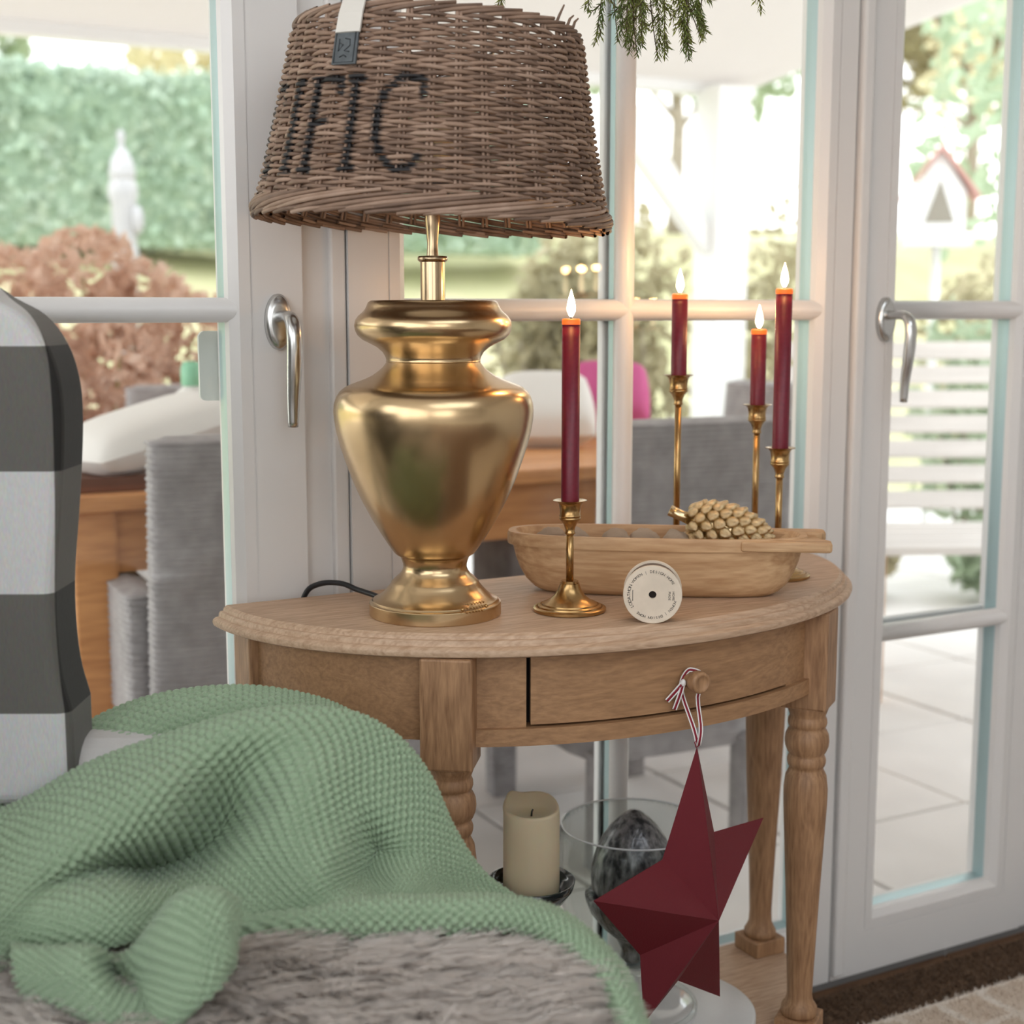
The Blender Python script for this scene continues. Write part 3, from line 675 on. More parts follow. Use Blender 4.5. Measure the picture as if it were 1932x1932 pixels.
def text_obj(name, body, size, m, parent, mtx, extrude=.0001):
    cu = bpy.data.curves.new(name, 'FONT'); cu.body = body; cu.size = size; cu.align_x = 'CENTER'; cu.align_y = 'CENTER'; cu.extrude = extrude
    ob = bpy.data.objects.new(name, cu); COL.objects.link(ob)
    dg = bpy.context.evaluated_depsgraph_get(); me = bpy.data.meshes.new_from_object(ob.evaluated_get(dg)); bpy.data.objects.remove(ob)
    me.materials.clear(); me.materials.append(m); me.transform(mtx)
    return me
# letters round the face: joined into one print part
def ring_text(body, mid, radius, size, flip=False, step=None):
    vs_, fs_ = [], []
    st_ = step if step else size * .68 / radius
    for i, ch in enumerate(body):
        if ch == ' ': continue
        a = mid - (i - (len(body) - 1) / 2) * st_ * (-1 if flip else 1)
        mt = Matrix.Rotation(a, 4, 'Z') @ Matrix.Translation((0, radius, 0)) @ (Matrix.Rotation(PI, 4, 'Z') if flip else Matrix.Identity(4))
        me = text_obj('glyph', ch, size, M['ink'], sp, mt); o_ = len(vs_)
        vs_ += [tuple(v.co) for v in me.vertices]; fs_ += [tuple(o_ + q for q in p.vertices) for p in me.polygons]; bpy.data.meshes.remove(me)
    return vs_, fs_
prn = MB()
for body, mid, rad_, sz, fl_ in (('WOMEN | DESIGN HOME', R(-2), .0255, .0042, False), ('LODATHON', R(95), .0258, .0050, False), ('WOMEN | DESIGN HOME', R(-163), .0255, .0040, False)):
    prn.add(*ring_text(body, mid, rad_, sz, fl_))
for i, body in enumerate(('HOME', 'MADE')):
    me = text_obj('glyph', body, .0036, M['ink'], sp, Matrix.Rotation(R(-90), 4, 'Z') @ Matrix.Translation((.001, .0225 - i * .0042, 0)))
    prn.add([tuple(v.co) for v in me.vertices], [tuple(p.vertices) for p in me.polygons]); bpy.data.meshes.remove(me)
prn.tube([(-.0215, -.007, 0), (-.0215, .005, 0)], .0003, 4)
prn.move(Msp @ Matrix.Translation((0, 0, .01835)) @ Matrix.Rotation(R(0), 4, 'Z')).build('printed_lettering', M['ink'], sp)

# ------------------------------------------------------------------ paper star hanging on the drawer knob
fwv = Vector((math.sin(YAW) * math.cos(PITCH), math.cos(YAW) * math.cos(PITCH), -math.sin(PITCH))); rtv = Vector((math.cos(YAW), -math.sin(YAW), 0)); upv = rtv.cross(fwv)
tip = Vector((0.9058, 1.2417, 0.5835))
star = thing('paper_star', 'folded burgundy paper star hanging on striped ribbon from the drawer knob', 'star', tip)
# slightly bent card: five tips and five inner corners, then front and back peak
ptmap = [Vector(q) for q in [[0.0, 0.0, 0.0], [-0.0376, 0.0086, -0.1252], [-0.1522, -0.0322, -0.1343], [-0.0631, 0.0122, -0.2323], [-0.0586, 0.0097, -0.3124], [0.0062, 0.037, -0.2892], [0.1024, 0.084, -0.3526], [0.0697, 0.0481, -0.2376], [0.1543, 0.074, -0.1315], [0.0484, 0.0306, -0.1162], [0.0245, -0.0134, -0.2007], [-0.0, 0.0514, -0.1775]]]
for i in range(10):
    j = (i + 1) % 10
    MB().add([tuple(ptmap[i]), tuple(ptmap[j]), tuple(ptmap[10])], [(0, 1, 2)]).build('front_facet', M['star'], star)
for i in range(10):
    j = (i + 1) % 10
    MB().add([tuple(ptmap[j]), tuple(ptmap[i]), tuple(ptmap[11])], [(0, 1, 2)]).build('back_facet', M['star'], star)
for ch in star.children:
    s_ = ch.modifiers.new('thick', 'SOLIDIFY'); s_.thickness = .0006; s_.offset = 0
def ribbon(pts, w, name='ribbon'):
    pts = [Vector(p) - tip for p in pts]
    P_ = catmull([tuple(p) for p in pts], 36); T = np.gradient(P_, axis=0); T /= np.linalg.norm(T, axis=1)[:, None]
    vw = np.array(-fwv) * .8 + np.array(rtv) * .2
    side = np.cross(T, vw); side /= np.linalg.norm(side, axis=1)[:, None] + 1e-9
    for nm, a_, b_, m_ in (('ribbon_edge', -1, -.45, M['ribbon_w']), ('ribbon_stripe', -.45, .45, M['ribbon_r']), ('ribbon_edge', .45, 1, M['ribbon_w'])):
        V = np.stack([P_ + side * w * a_, P_ + side * w * b_], 1)
        o = grid_mesh(nm, V, m_, star); s_ = o.modifiers.new('thick', 'SOLIDIFY'); s_.thickness = .0005; s_.offset = 0
kc = KNOB + KN * .011
dn = Vector((0, 0, -1)); sd_ = rtv
lp = tip + Vector((0, 0, .002))
ribbon([lp + rtv * .001, lp + dn * -.020 - rtv * .004, kc - sd_ * .012 + KN * .002 + dn * .018, kc - sd_ * .0122 + dn * .002, kc - sd_ * .006 - dn * .0100, kc - dn * .0112, kc + sd_ * .009 - dn * .0070, kc + sd_ * .0110 + dn * .006, kc + sd_ * .006 + dn * .020, lp + dn * -.020 + rtv * .004, lp + rtv * .002], .0026)
kn_ = kc - sd_ * .014 + KN * .006 + dn * .002
MB().ell(tuple(kn_ - tip), .0034, .0034, .0042, 12, 8).build('knot', M['ribbon_w'], star)
ribbon([kn_, kn_ - sd_ * .008 + dn * .006 + KN * .004, kn_ - sd_ * .020 + dn * .020 + KN * .004], .0030)
ribbon([kn_, kn_ - sd_ * .005 + dn * .010 + KN * .004, kn_ - sd_ * .011 + dn * .030 + KN * .003], .0028)
MB().tube([(-.001, 0, 0), (-.003, 0, .006), (0, -.001, .011), (.003, 0, .006), (.001, 0, 0)], .0007, 6).build('hanging_loop', M['ribbon_r'], star)

# ------------------------------------------------------------------ things on the lower shelf
holder = thing('pillar_holder', 'black glazed dish holder under the cream pillar candle on the shelf', 'candle holder', (.800, 1.425, .14))
hz_ = .371 - .14
MB().lathe([(.045, 0), (.047, .004), (.040, .010), (.015, .022), (.010, .05), (.009, .12), (.011, hz_ - .035), (.02, hz_ - .018)], 36).build('foot_and_stem', M['dish'], holder)
MB().lathe([(.0001, hz_ - .020), (.022, hz_ - .019), (.040, hz_ - .010), (.050, hz_ + .004), (.0525, hz_ + .014), (.0505, hz_ + .0145), (.047, hz_ + .008), (.038, hz_), (.0001, hz_ - .001)], 48).build('dish', M['dish'], holder)
pillar = thing('pillar_candle', 'cream pillar candle with melted collar on a black dish under the table', 'candle', (.800, 1.425, .3715))
nn = 48; rows = [(.0325, 0), (.0338, .002), (.0338, .030), (.0336, .070), (.0335, .098)]
V = []
for r_, z_ in rows: V.append([(r_ * math.cos(2 * PI * i / nn), r_ * math.sin(2 * PI * i / nn), z_) for i in range(nn)])
for kk, (fr, dz) in enumerate([(1.0, .004), (.97, .0065), (.88, .0060), (.72, .000), (.4, -.004), (.05, -.005)]):
    row = []
    for i in range(nn):
        t = 2 * PI * i / nn; far = max(0, math.cos(t - R(40)))**2 * .5 + max(0, math.cos(t - R(115)))**10 * .9
        lip = far * .011 if kk < 3 else 0
        row.append((.0335 * fr * math.cos(t) * (1 + .02 * math.sin(3 * t)), .0335 * fr * math.sin(t), .098 + dz + lip - (.003 * math.cos(t + 2) if kk < 3 else 0)))
    V.append(row)
o = grid_mesh('wax_body', np.array(V), M['cream_wax'], pillar, closed_u=True)
MB().tube([(0, 0, .091), (.0005, 0, .098), (.002, 0, .101)], .0011, 6).build('wick', M['black_cord'], pillar)
GX, GY = 1.020, 1.463
plate_ = thing('marble_plate', 'round white marble plate on the table shelf beneath the glass vase', 'plate', (GX, GY, .14))
MB().lathe([(.118, 0), (.121, .002), (.121, .010), (.118, .012), (.0001, .012)], 72).build('disc', M['marble'], plate_)
M['clear'] = glass_mat('clear_glass', (.94, .96, .95, 1))
PGX, PGY = GX, GY; GX, GY = .984, 1.482
vase = thing('glass_hurricane', 'large clear goblet-shaped glass hurricane on a foot, holding a grey ornament', 'vase', (GX, GY, .152))
MB().lathe([(.0001, .016), (.030, .015), (.060, .013), (.074, .010), (.081, .0062), (.085, .003), (.083, 0), (.0001, 0)], 64).build('foot', mat('frosted_glass_foot', (.60, .60, .59, 1), .08, coat=1), vase)
MB().tube([(.082 * math.cos(t), .082 * math.sin(t), .008) for t in np.linspace(0, 2 * PI, 64)[:-1]], .0035, 8, closed=True).build('foot_ring', M['clear'], vase)
MB().lathe([(.010, .015), (.009, .040), (.012, .058), (.020, .066)], 32, cap=False).build('stem', M['clear'], vase)
bowl_ = MB().lathe([(.0001, .062), (.030, .066), (.060, .085), (.085, .120), (.098, .165), (.1005, .20), (.097, .235), (.0935, .252), (.0945, .2525), (.098, .236), (.1015, .20), (.099, .165), (.086, .119), (.061, .084), (.03, .0645), (.0001, .0605)], 72, cap=False)
bowl_.build('bowl', M['clear'], vase)
MB().tube([(.0940 * math.cos(t), .0940 * math.sin(t), .2525) for t in np.linspace(0, 2 * PI, 72)[:-1]], .0013, 8, closed=True).build('rim', mat('glass_rim', (.75, .77, .77, 1), .1, coat=1), vase)
orn = thing('acorn_ornament', 'dark crackled silver acorn ornament standing inside the glass hurricane', 'ornament', (GX, GY, .152))
MB().lathe([(.0001, .066), (.012, .067), (.016, .072), (.015, .082), (.022, .098), (.040, .114), (.056, .134), (.062, .150), (.063, .156), (.058, .158), (.050, .156), (.0001, .156)], 48).build('cup', M['silver_nut'], orn)
MB().lathe([(.050, .1565), (.0545, .168), (.0555, .182), (.0540, .198), (.049, .216), (.041, .234), (.030, .250), (.018, .262), (.008, .269), (.0001, .271)], 48).build('nut', M['silver_nut'], orn)
THROW = {
'back': [[[-0.5404,1.36,0.5202],[-0.4896,1.4,0.5382],[-0.443,1.43,0.5729],[-0.3785,1.44,0.6038],[-0.2899,1.44,0.6152],[-0.2019,1.44,0.6038],[-0.1449,1.42,0.5933],[-0.0956,1.41,0.5572],[-0.0628,1.4,0.5157]],[[-0.5262,1.33,0.575],[-0.4876,1.37,0.5933],[-0.4481,1.4,0.6232],[-0.3757,1.415,0.6575],[-0.2845,1.42,0.6706],[-0.2029,1.415,0.662],[-0.1477,1.4,0.6409],[-0.1015,1.385,0.6103],[-0.0692,1.37,0.5604]],[[-0.5142,1.3,0.5886],[-0.4795,1.34,0.6046],[-0.4409,1.37,0.6379],[-0.3689,1.39,0.669],[-0.2794,1.395,0.6802],[-0.1993,1.39,0.6701],[-0.145,1.375,0.6505],[-0.0996,1.36,0.62],[-0.0682,1.35,0.5688]],[[-0.4986,1.27,0.5765],[-0.4688,1.3,0.5938],[-0.429,1.33,0.6281],[-0.3539,1.35,0.658],[-0.2719,1.355,0.6735],[-0.1938,1.35,0.6697],[-0.1466,1.34,0.6514],[-0.1055,1.335,0.6212],[-0.0724,1.33,0.5643]],[[-0.5008,1.27,0.5353],[-0.4721,1.29,0.5584],[-0.4255,1.315,0.6016],[-0.3497,1.33,0.6334],[-0.2686,1.335,0.653],[-0.192,1.335,0.653],[-0.1447,1.32,0.6366],[-0.1092,1.315,0.6068],[-0.0765,1.31,0.5507]]],
'main': [[[-0.501,1.25,0.574],[-0.4507,1.29,0.5896],[-0.3957,1.31,0.6164],[-0.3279,1.325,0.6403],[-0.2471,1.33,0.6624],[-0.1657,1.33,0.6608],[-0.1173,1.325,0.6403],[-0.0843,1.32,0.6051],[-0.0588,1.31,0.556],[-0.0308,1.3,0.515],[0.0045,1.29,0.4902]],[[-0.4799,1.2,0.6128],[-0.4423,1.24,0.6178],[-0.3888,1.265,0.6442],[-0.3225,1.285,0.6652],[-0.2402,1.295,0.6866],[-0.1617,1.3,0.6857],[-0.1149,1.3,0.6647],[-0.0825,1.295,0.6282],[-0.0588,1.29,0.5766],[-0.0303,1.28,0.5364],[0.003,1.27,0.5136]],[[-0.4609,1.15,0.6129],[-0.4204,1.19,0.6237],[-0.3693,1.215,0.6486],[-0.3117,1.24,0.6647],[-0.238,1.255,0.6798],[-0.1675,1.265,0.6718],[-0.1246,1.27,0.6527],[-0.0933,1.27,0.6173],[-0.0675,1.265,0.5733],[-0.0396,1.26,0.5369],[-0.0054,1.25,0.5191]],[[-0.4461,1.11,0.6059],[-0.4102,1.145,0.6148],[-0.3529,1.165,0.6399],[-0.3001,1.19,0.6523],[-0.2555,1.265,0.6367],[-0.1816,1.225,0.6525],[-0.1412,1.24,0.6327],[-0.1086,1.245,0.5985],[-0.0797,1.24,0.5678],[-0.0509,1.235,0.5397],[-0.0124,1.225,0.5269]],[[-0.4352,1.08,0.5962],[-0.3988,1.11,0.6037],[-0.3443,1.14,0.6191],[-0.3061,1.19,0.6117],[-0.2708,1.285,0.5811],[-0.1979,1.205,0.623],[-0.1525,1.212,0.6107],[-0.1238,1.25,0.574],[-0.09,1.215,0.5654],[-0.0593,1.21,0.5453],[-0.0168,1.2,0.5358]],[[-0.4281,1.06,0.5874],[-0.3908,1.085,0.5941],[-0.3543,1.17,0.5861],[-0.3298,1.24,0.5568],[-0.2847,1.265,0.5569],[-0.2154,1.195,0.5954],[-0.162,1.175,0.596],[-0.1311,1.225,0.5614],[-0.0948,1.185,0.5647],[-0.0624,1.18,0.5533],[-0.0188,1.18,0.5426]],[[-0.4229,1.045,0.5769],[-0.3862,1.07,0.583],[-0.3288,1.09,0.5964],[-0.2965,1.12,0.5836],[-0.2708,1.17,0.5719],[-0.2216,1.175,0.5746],[-0.1679,1.15,0.5826],[-0.1317,1.185,0.5608],[-0.0974,1.16,0.5656],[-0.0636,1.16,0.5581],[-0.0208,1.16,0.5495]],[[-0.42,1.035,0.5602],[-0.3835,1.06,0.57],[-0.3207,1.06,0.5853],[-0.2901,1.085,0.5785],[-0.2666,1.13,0.5678],[-0.2201,1.14,0.5635],[-0.1705,1.135,0.567],[-0.1286,1.135,0.567],[-0.0963,1.135,0.5652],[-0.0636,1.135,0.5624],[-0.0227,1.14,0.5546]],[[-0.4189,1.03,0.5455],[-0.3824,1.055,0.5571],[-0.32,1.055,0.568],[-0.29,1.075,0.5675],[-0.2668,1.12,0.5584],[-0.2189,1.12,0.5552],[-0.1687,1.115,0.5574],[-0.1279,1.115,0.5574],[-0.0948,1.115,0.5574],[-0.0626,1.115,0.5574],[-0.0236,1.12,0.5538]]],
'hem': [[[-0.2851,1.15,0.5473],[-0.1827,1.155,0.5508],[-0.1196,1.155,0.5536],[-0.0662,1.165,0.5492],[-0.0165,1.175,0.541],[0.0201,1.17,0.5346],[0.0488,1.145,0.526],[0.0729,1.1,0.5197],[0.0885,1.05,0.5114],[0.0986,1.0,0.4933],[0.1038,0.95,0.473]],[[-0.2827,1.14,0.5494],[-0.1815,1.148,0.5567],[-0.1185,1.145,0.5674],[-0.0653,1.15,0.5661],[-0.0095,1.16,0.5619],[0.0331,1.15,0.5567],[0.0641,1.125,0.5446],[0.0876,1.085,0.5338],[0.0987,1.04,0.5197],[0.1055,0.99,0.499],[0.1102,0.94,0.4792]],[[-0.2803,1.13,0.5507],[-0.1768,1.118,0.5662],[-0.1154,1.115,0.5757],[-0.0636,1.12,0.5745],[-0.0092,1.13,0.571],[0.0305,1.12,0.5662],[0.0607,1.095,0.5556],[0.0831,1.06,0.5437],[0.0935,1.015,0.5318],[0.1001,0.965,0.5131],[0.1049,0.92,0.4916]],[[-0.278,1.12,0.5492],[-0.1751,1.106,0.5647],[-0.1146,1.105,0.5683],[-0.0632,1.11,0.5679],[-0.0104,1.115,0.5684],[0.0276,1.105,0.5637],[0.0557,1.08,0.5563],[0.0766,1.045,0.5467],[0.0866,1.0,0.5375],[0.0934,0.955,0.5188],[0.098,0.91,0.4977]],[[-0.2783,1.12,0.5423],[-0.1759,1.11,0.5533],[-0.1152,1.11,0.5551],[-0.0635,1.115,0.5547],[-0.0122,1.12,0.5561],[0.0243,1.11,0.5515],[0.0505,1.085,0.5459],[0.0709,1.05,0.5372],[0.0816,1.005,0.5307],[0.0882,0.96,0.516],[0.0934,0.915,0.4947]]],
'flap': [[[-0.3961,1.06,0.5656],[-0.3631,1.06,0.5613],[-0.3338,1.065,0.5536],[-0.3163,1.085,0.5338],[-0.2904,1.06,0.5656],[-0.2726,1.05,0.5919],[-0.2523,1.045,0.6134],[-0.231,1.05,0.6142],[-0.2147,1.065,0.5974]],[[-0.3766,1.02,0.5801],[-0.3457,1.015,0.5824],[-0.3179,1.015,0.5845],[-0.3098,1.05,0.5608],[-0.286,1.03,0.5754],[-0.2603,1.01,0.6077],[-0.2408,1.005,0.6284],[-0.2214,1.01,0.6304],[-0.2094,1.035,0.6121]],[[-0.3692,1.005,0.5767],[-0.3394,0.995,0.5816],[-0.3105,0.99,0.5852],[-0.3081,1.045,0.5489],[-0.2802,1.015,0.5614],[-0.2521,0.99,0.5942],[-0.2308,0.985,0.6189],[-0.2136,0.99,0.626],[-0.2074,1.02,0.6103]],[[-0.3647,1.0,0.5696],[-0.3327,0.985,0.5729],[-0.3038,0.975,0.5762],[-0.2893,0.99,0.5622],[-0.2674,0.985,0.5618],[-0.2451,0.975,0.5811],[-0.2242,0.97,0.6036],[-0.2097,0.98,0.6118],[-0.2073,1.01,0.6014]],[[-0.3604,1.0,0.5613],[-0.3265,0.98,0.5648],[-0.2964,0.965,0.5651],[-0.2765,0.965,0.5594],[-0.2569,0.965,0.5558],[-0.237,0.96,0.5705],[-0.2175,0.96,0.5904],[-0.2067,0.975,0.5988],[-0.2083,1.005,0.5892]],[[-0.3569,1.005,0.5521],[-0.3246,0.985,0.5556],[-0.293,0.965,0.5558],[-0.2729,0.96,0.5504],[-0.2523,0.96,0.5435],[-0.2336,0.955,0.559],[-0.2149,0.96,0.5785],[-0.2084,0.985,0.5843],[-0.2112,1.01,0.5743]]],
}
# ------------------------------------------------------------------ wing chair (local frame: x right, y away, as seen from the camera side)
CR, CDp = -.45, .98
fh = Vector((math.sin(YAW), math.cos(YAW), 0)); rh = Vector((math.cos(YAW), -math.sin(YAW), 0))
croot = rh * CR + fh * CDp
chair = thing('wing_chair', 'upholstered wing armchair in grey and white buffalo check', 'armchair', croot, -YAW)
m, nt, N, L, b = new_mat('buffalo_check')
b.inputs['Roughness'].default_value = .9; b.inputs['Sheen Weight'].default_value = .15
tc = N.new('ShaderNodeTexCoord'); sx = N.new('ShaderNodeSeparateXYZ'); L.new(tc.outputs['Object'], sx.inputs[0])
def math_n(op, a, b_=None):
    n = N.new('ShaderNodeMath'); n.operation = op
    for i, q in enumerate((a, b_)):
        if q is None: continue
        if hasattr(q, 'links') or hasattr(q, 'is_linked'): L.new(q, n.inputs[i])
        else: n.inputs[i].default_value = q
    return n.outputs[0]
rowc = math_n('LESS_THAN', math_n('FRACT', math_n('DIVIDE', math_n('ADD', sx.outputs['Z'], 10 * .2254 - .690), .2254)), .5)       # 1 = grey band
ss = math_n('ADD', sx.outputs['X'], sx.outputs['Y'])
colc = math_n('LESS_THAN', math_n('FRACT', math_n('DIVIDE', math_n('ADD', ss, 10 * .24 - (.873 - CR - CDp)), .24)), .5)
sm_ = math_n('ADD', rowc, colc)
rp = N.new('ShaderNodeValToRGB'); rp.color_ramp.interpolation = 'CONSTANT'; L.new(math_n('MULTIPLY', sm_, .45), rp.inputs[0])
rp.color_ramp.elements[0].color = srgb(212, 211, 210); rp.color_ramp.elements[1].position = .8; rp.color_ramp.elements[1].color = srgb(30, 28, 26)
e_ = rp.color_ramp.elements.new(.3); e_.color = srgb(104, 101, 96)
nz = N.new('ShaderNodeTexNoise'); nz.inputs['Scale'].default_value = 700; nz.inputs['Detail'].default_value = 2; mp = N.new('ShaderNodeMapping'); mp.inputs['Scale'].default_value = (1, 1, .25)
L.new(tc.outputs['Object'], mp.inputs[0]); L.new(mp.outputs[0], nz.inputs['Vector'])
mx = N.new('ShaderNodeMix'); mx.data_type = 'RGBA'; mx.blend_type = 'MULTIPLY'; mx.inputs[0].default_value = .35; L.new(rp.outputs[0], mx.inputs[6]); L.new(nz.outputs['Color'], mx.inputs[7])
L.new(mx.outputs[2], b.inputs['Base Color'])
bp = N.new('ShaderNodeBump'); bp.inputs['Strength'].default_value = .3; bp.inputs['Distance'].default_value = .001; L.new(nz.outputs['Fac'], bp.inputs['Height']); L.new(bp.outputs[0], b.inputs['Normal'])
M['check'] = m
M['chair_leg'] = wood('chair_leg_wood', srgb(86, 58, 40), srgb(52, 34, 24), 'Z', 1)
def lb(r0, r1, d0, d1, z0, z1): return MB().box(r0 - CR, r1 - CR, d0 - CDp, d1 - CDp, z0, z1)
# far wing: outline in (r, z) extruded in depth
ol = [(-.80, 1.10), (-.60, 1.105), (-.50, 1.090), (-.462, 1.070), (-.436, 1.055), (-.418, 1.030), (-.4085, 1.000), (-.406, .965), (-.409, .915), (-.414, .865), (-.4195, .815), (-.421, .770), (-.418, .725), (-.410, .690), (-.41, .60), (-.80, .60)]
olp = np.array(ol); olp = np.concatenate([catmull(olp[:14], 50), olp[14:]])
mb = MB(); n = len(olp)
for d in (1.285, 1.365): mb.v += [(r_ - CR, d - CDp, z_) for r_, z_ in olp]
mb.f = [tuple(range(n))[::-1], tuple(range(n, 2 * n))] + [(i, (i + 1) % n, n + (i + 1) % n, n + i) for i in range(n)]; mb.f = [tuple(reversed(f)) for f in mb.f]; mb.sm = [False] * len(mb.f)
o = mb.build('wing', M['check'], chair, bevel=.012, seg=4)
lb(-1.02, -.80, .55, 1.365, .40, 1.10).build('backrest', M['check'], chair, bevel=.05, seg=5)
lb(-.80, -.17, 1.300, 1.395, .17, .655).build('far_arm', M['arm'], chair, bevel=.045, seg=5)
lb(-.80, -.06, .50, .62, .17, .62).build('near_arm', M['check'], chair, bevel=.045, seg=5)
lb(-.90, .03, .58, 1.30, .17, .40).build('seat_base', M['check'], chair, bevel=.03, seg=4)
lb(-.80, .050, .625, 1.258, .40, .505).build('seat_cushion', M['check'], chair, bevel=.045, seg=5)
for r_, d_ in ((-.95, .6), (-.95, 1.3), (-.03, .64), (-.03, 1.25)):
    MB().lathe([(.014, 0), (.017, .02), (.024, .172)], 16, c=(r_ - CR, d_ - CDp, 0)).build('leg', M['chair_leg'], chair)

# ------------------------------------------------------------------ sheepskin on the seat
M['pelt'] = mat('pelt', srgb(222, 208, 196), .9)
m, nt, N, L, b = new_mat('fleece')
b.inputs['Roughness'].default_value = .7; b.inputs['Sheen Weight'].default_value = .2
at = N.new('ShaderNodeAttribute'); at.attribute_name = 'tone'; rp = N.new('ShaderNodeValToRGB'); L.new(at.outputs['Fac'], rp.inputs[0])
rp.color_ramp.elements[0].color = srgb(232, 220, 210); rp.color_ramp.elements[1].color = srgb(255, 251, 247)
L.new(rp.outputs[0], b.inputs['Base Color']); M['fleece'] = m
tr = N.new('ShaderNodeBsdfTranslucent'); L.new(rp.outputs[0], tr.inputs[0]); mxs = N.new('ShaderNodeMixShader'); mxs.inputs[0].default_value = .5
L.new(b.outputs[0], mxs.inputs[1]); L.new(tr.outputs[0], mxs.inputs[2]); L.new(mxs.outputs[0], N['Material Output'].inputs['Surface'])
skin = thing('sheepskin', 'shaggy pale taupe sheepskin spread over the armchair seat', 'sheepskin', croot, -YAW)
def skin_z(r, d):
    edge = np.clip((r - .015) / .060, 0, 1)
    return .525 + .010 * np.sin(r * 9 + 1) * np.sin(d * 11) + .010 * np.clip((d - 1.0) / .15, 0, 1) - .075 * edge**2.2 - .05 * np.clip((d - 1.17) / .06, 0, 1)**2
gr = np.linspace(-.62, .062, 60); gd = np.linspace(.66, 1.22, 50); GR, GD = np.meshgrid(gr, gd)
V = np.stack([GR - CR, GD - CDp, skin_z(GR, GD) - .004], -1)
grid_mesh('hide', V, M['pelt'], skin)
NH = 52000
hr = np.random.default_rng(11)
r_ = hr.uniform(-.60, .060, NH); d_ = hr.uniform(.80, 1.20, NH)
d_ = np.minimum(d_, 1.108 - np.clip(r_, 0, 1) * .85 - hr.uniform(0, .03, NH)); ncl = 1050; cr_ = hr.uniform(-.62, .05, ncl); cdd = hr.uniform(.78, 1.22, ncl)
# nearest clump via coarse bins
ci = np.zeros(NH, int)
for s0 in range(0, NH, 2000):
    dd = (r_[s0:s0 + 2000, None] - cr_)**2 + (d_[s0:s0 + 2000, None] - cdd)**2; ci[s0:s0 + 2000] = dd.argmin(1)
flow = 2.6 * np.sin(r_ * 5 + 1.3) + 1.5 * np.cos(d_ * 9 - r_ * 4) - .6
cflow = 2.2 * np.sin(cr_ * 5 + 1.3) + 1.6 * np.cos(cdd * 9 - cr_ * 4) - .6 + hr.normal(0, .75, ncl)
ln = hr.uniform(.040, .062, NH); ln[:9000] *= 1.3; rs_ = np.ones(NH); rs_[:9000] = 1.5; fl_ = cflow[ci] + hr.normal(0, .4, NH)
dx = np.cos(fl_) * .8 + .15; dy = np.sin(fl_) * .55 - .30
base = np.stack([r_, d_, skin_z(r_, d_)], 1)
ctip = np.stack([cr_, cdd, skin_z(cr_, cdd)], 1)[ci]
segs = 4; ts = np.linspace(0, 1, segs)
pts = np.zeros((NH, segs, 3))
for k, t in enumerate(ts):
    c = (.58 * np.where(np.arange(NH) < 9000, .6, 1) * t**1.5)[:, None]
    p = base * (1 - c) + ctip * c
    p = p + np.stack([dx * ln * .8 * t**1.5, dy * ln * .8 * t**1.5, ln * (.64 * t - .22 * t * t)], 1)
    w = .0030 * t
    p += np.stack([np.sin(t * 9 + fl_ * 7), np.cos(t * 8 + fl_ * 5), 0 * fl_], 1) * w
    pts[:, k] = p
rad = np.array([.0006, .00075, .0006, .00015])
side = np.stack([-dy, dx, 0 * dx], 1); side /= np.linalg.norm(side, axis=1)[:, None]; upn = np.array([0, 0, 1.])
tri = []
for q in range(3):
    a = 2 * PI * q / 3; tri.append(pts + (side[:, None] * math.cos(a) + upn * math.sin(a)) * rad[None, :, None] * rs_[:, None, None])
V = np.stack(tri, 2).reshape(-1, 3)           # (NH, segs, 3)
b0 = (np.arange(NH) * segs * 3)[:, None, None]; k0 = (np.arange(segs - 1) * 3)[None, :, None]; q0 = np.arange(3)[None, None, :]; q1 = (q0 + 1) % 3
F = np.stack([b0 + k0 + q0, b0 + k0 + q1, b0 + k0 + 3 + q1, b0 + k0 + 3 + q0], -1).reshape(-1, 4)
tone = (hr.uniform(.15, .75, NH)[:, None] * .5 + .5 * ts[None, :]).clip(0, 1)
tone = np.repeat(tone[:, :, None], 3, 2).ravel()
V -= np.array([CR, CDp, 0])
tag(quads_mesh('wool', V, F, M['fleece'], skin, True, {'tone': tone}), kind='stuff')

# ------------------------------------------------------------------ chunky knitted throw
m, nt, N, L, b = new_mat('sage_wool')
b.inputs['Roughness'].default_value = .85; b.inputs['Sheen Weight'].default_value = .25; b.inputs['Specular IOR Level'].default_value = .25
tc = N.new('ShaderNodeTexCoord'); nz = N.new('ShaderNodeTexNoise'); nz.inputs['Scale'].default_value = 900; L.new(tc.outputs['Object'], nz.inputs['Vector'])
rp = N.new('ShaderNodeValToRGB'); rp.color_ramp.elements[0].color = srgb(120, 144, 114); rp.color_ramp.elements[1].color = srgb(166, 184, 156); L.new(nz.outputs['Fac'], rp.inputs[0]); L.new(rp.outputs[0], b.inputs['Base Color'])
bp = N.new('ShaderNodeBump'); bp.inputs['Strength'].default_value = .35; bp.inputs['Distance'].default_value = .001; L.new(nz.outputs['Fac'], bp.inputs['Height']); L.new(bp.outputs[0], b.inputs['Normal'])
M['sage'] = m
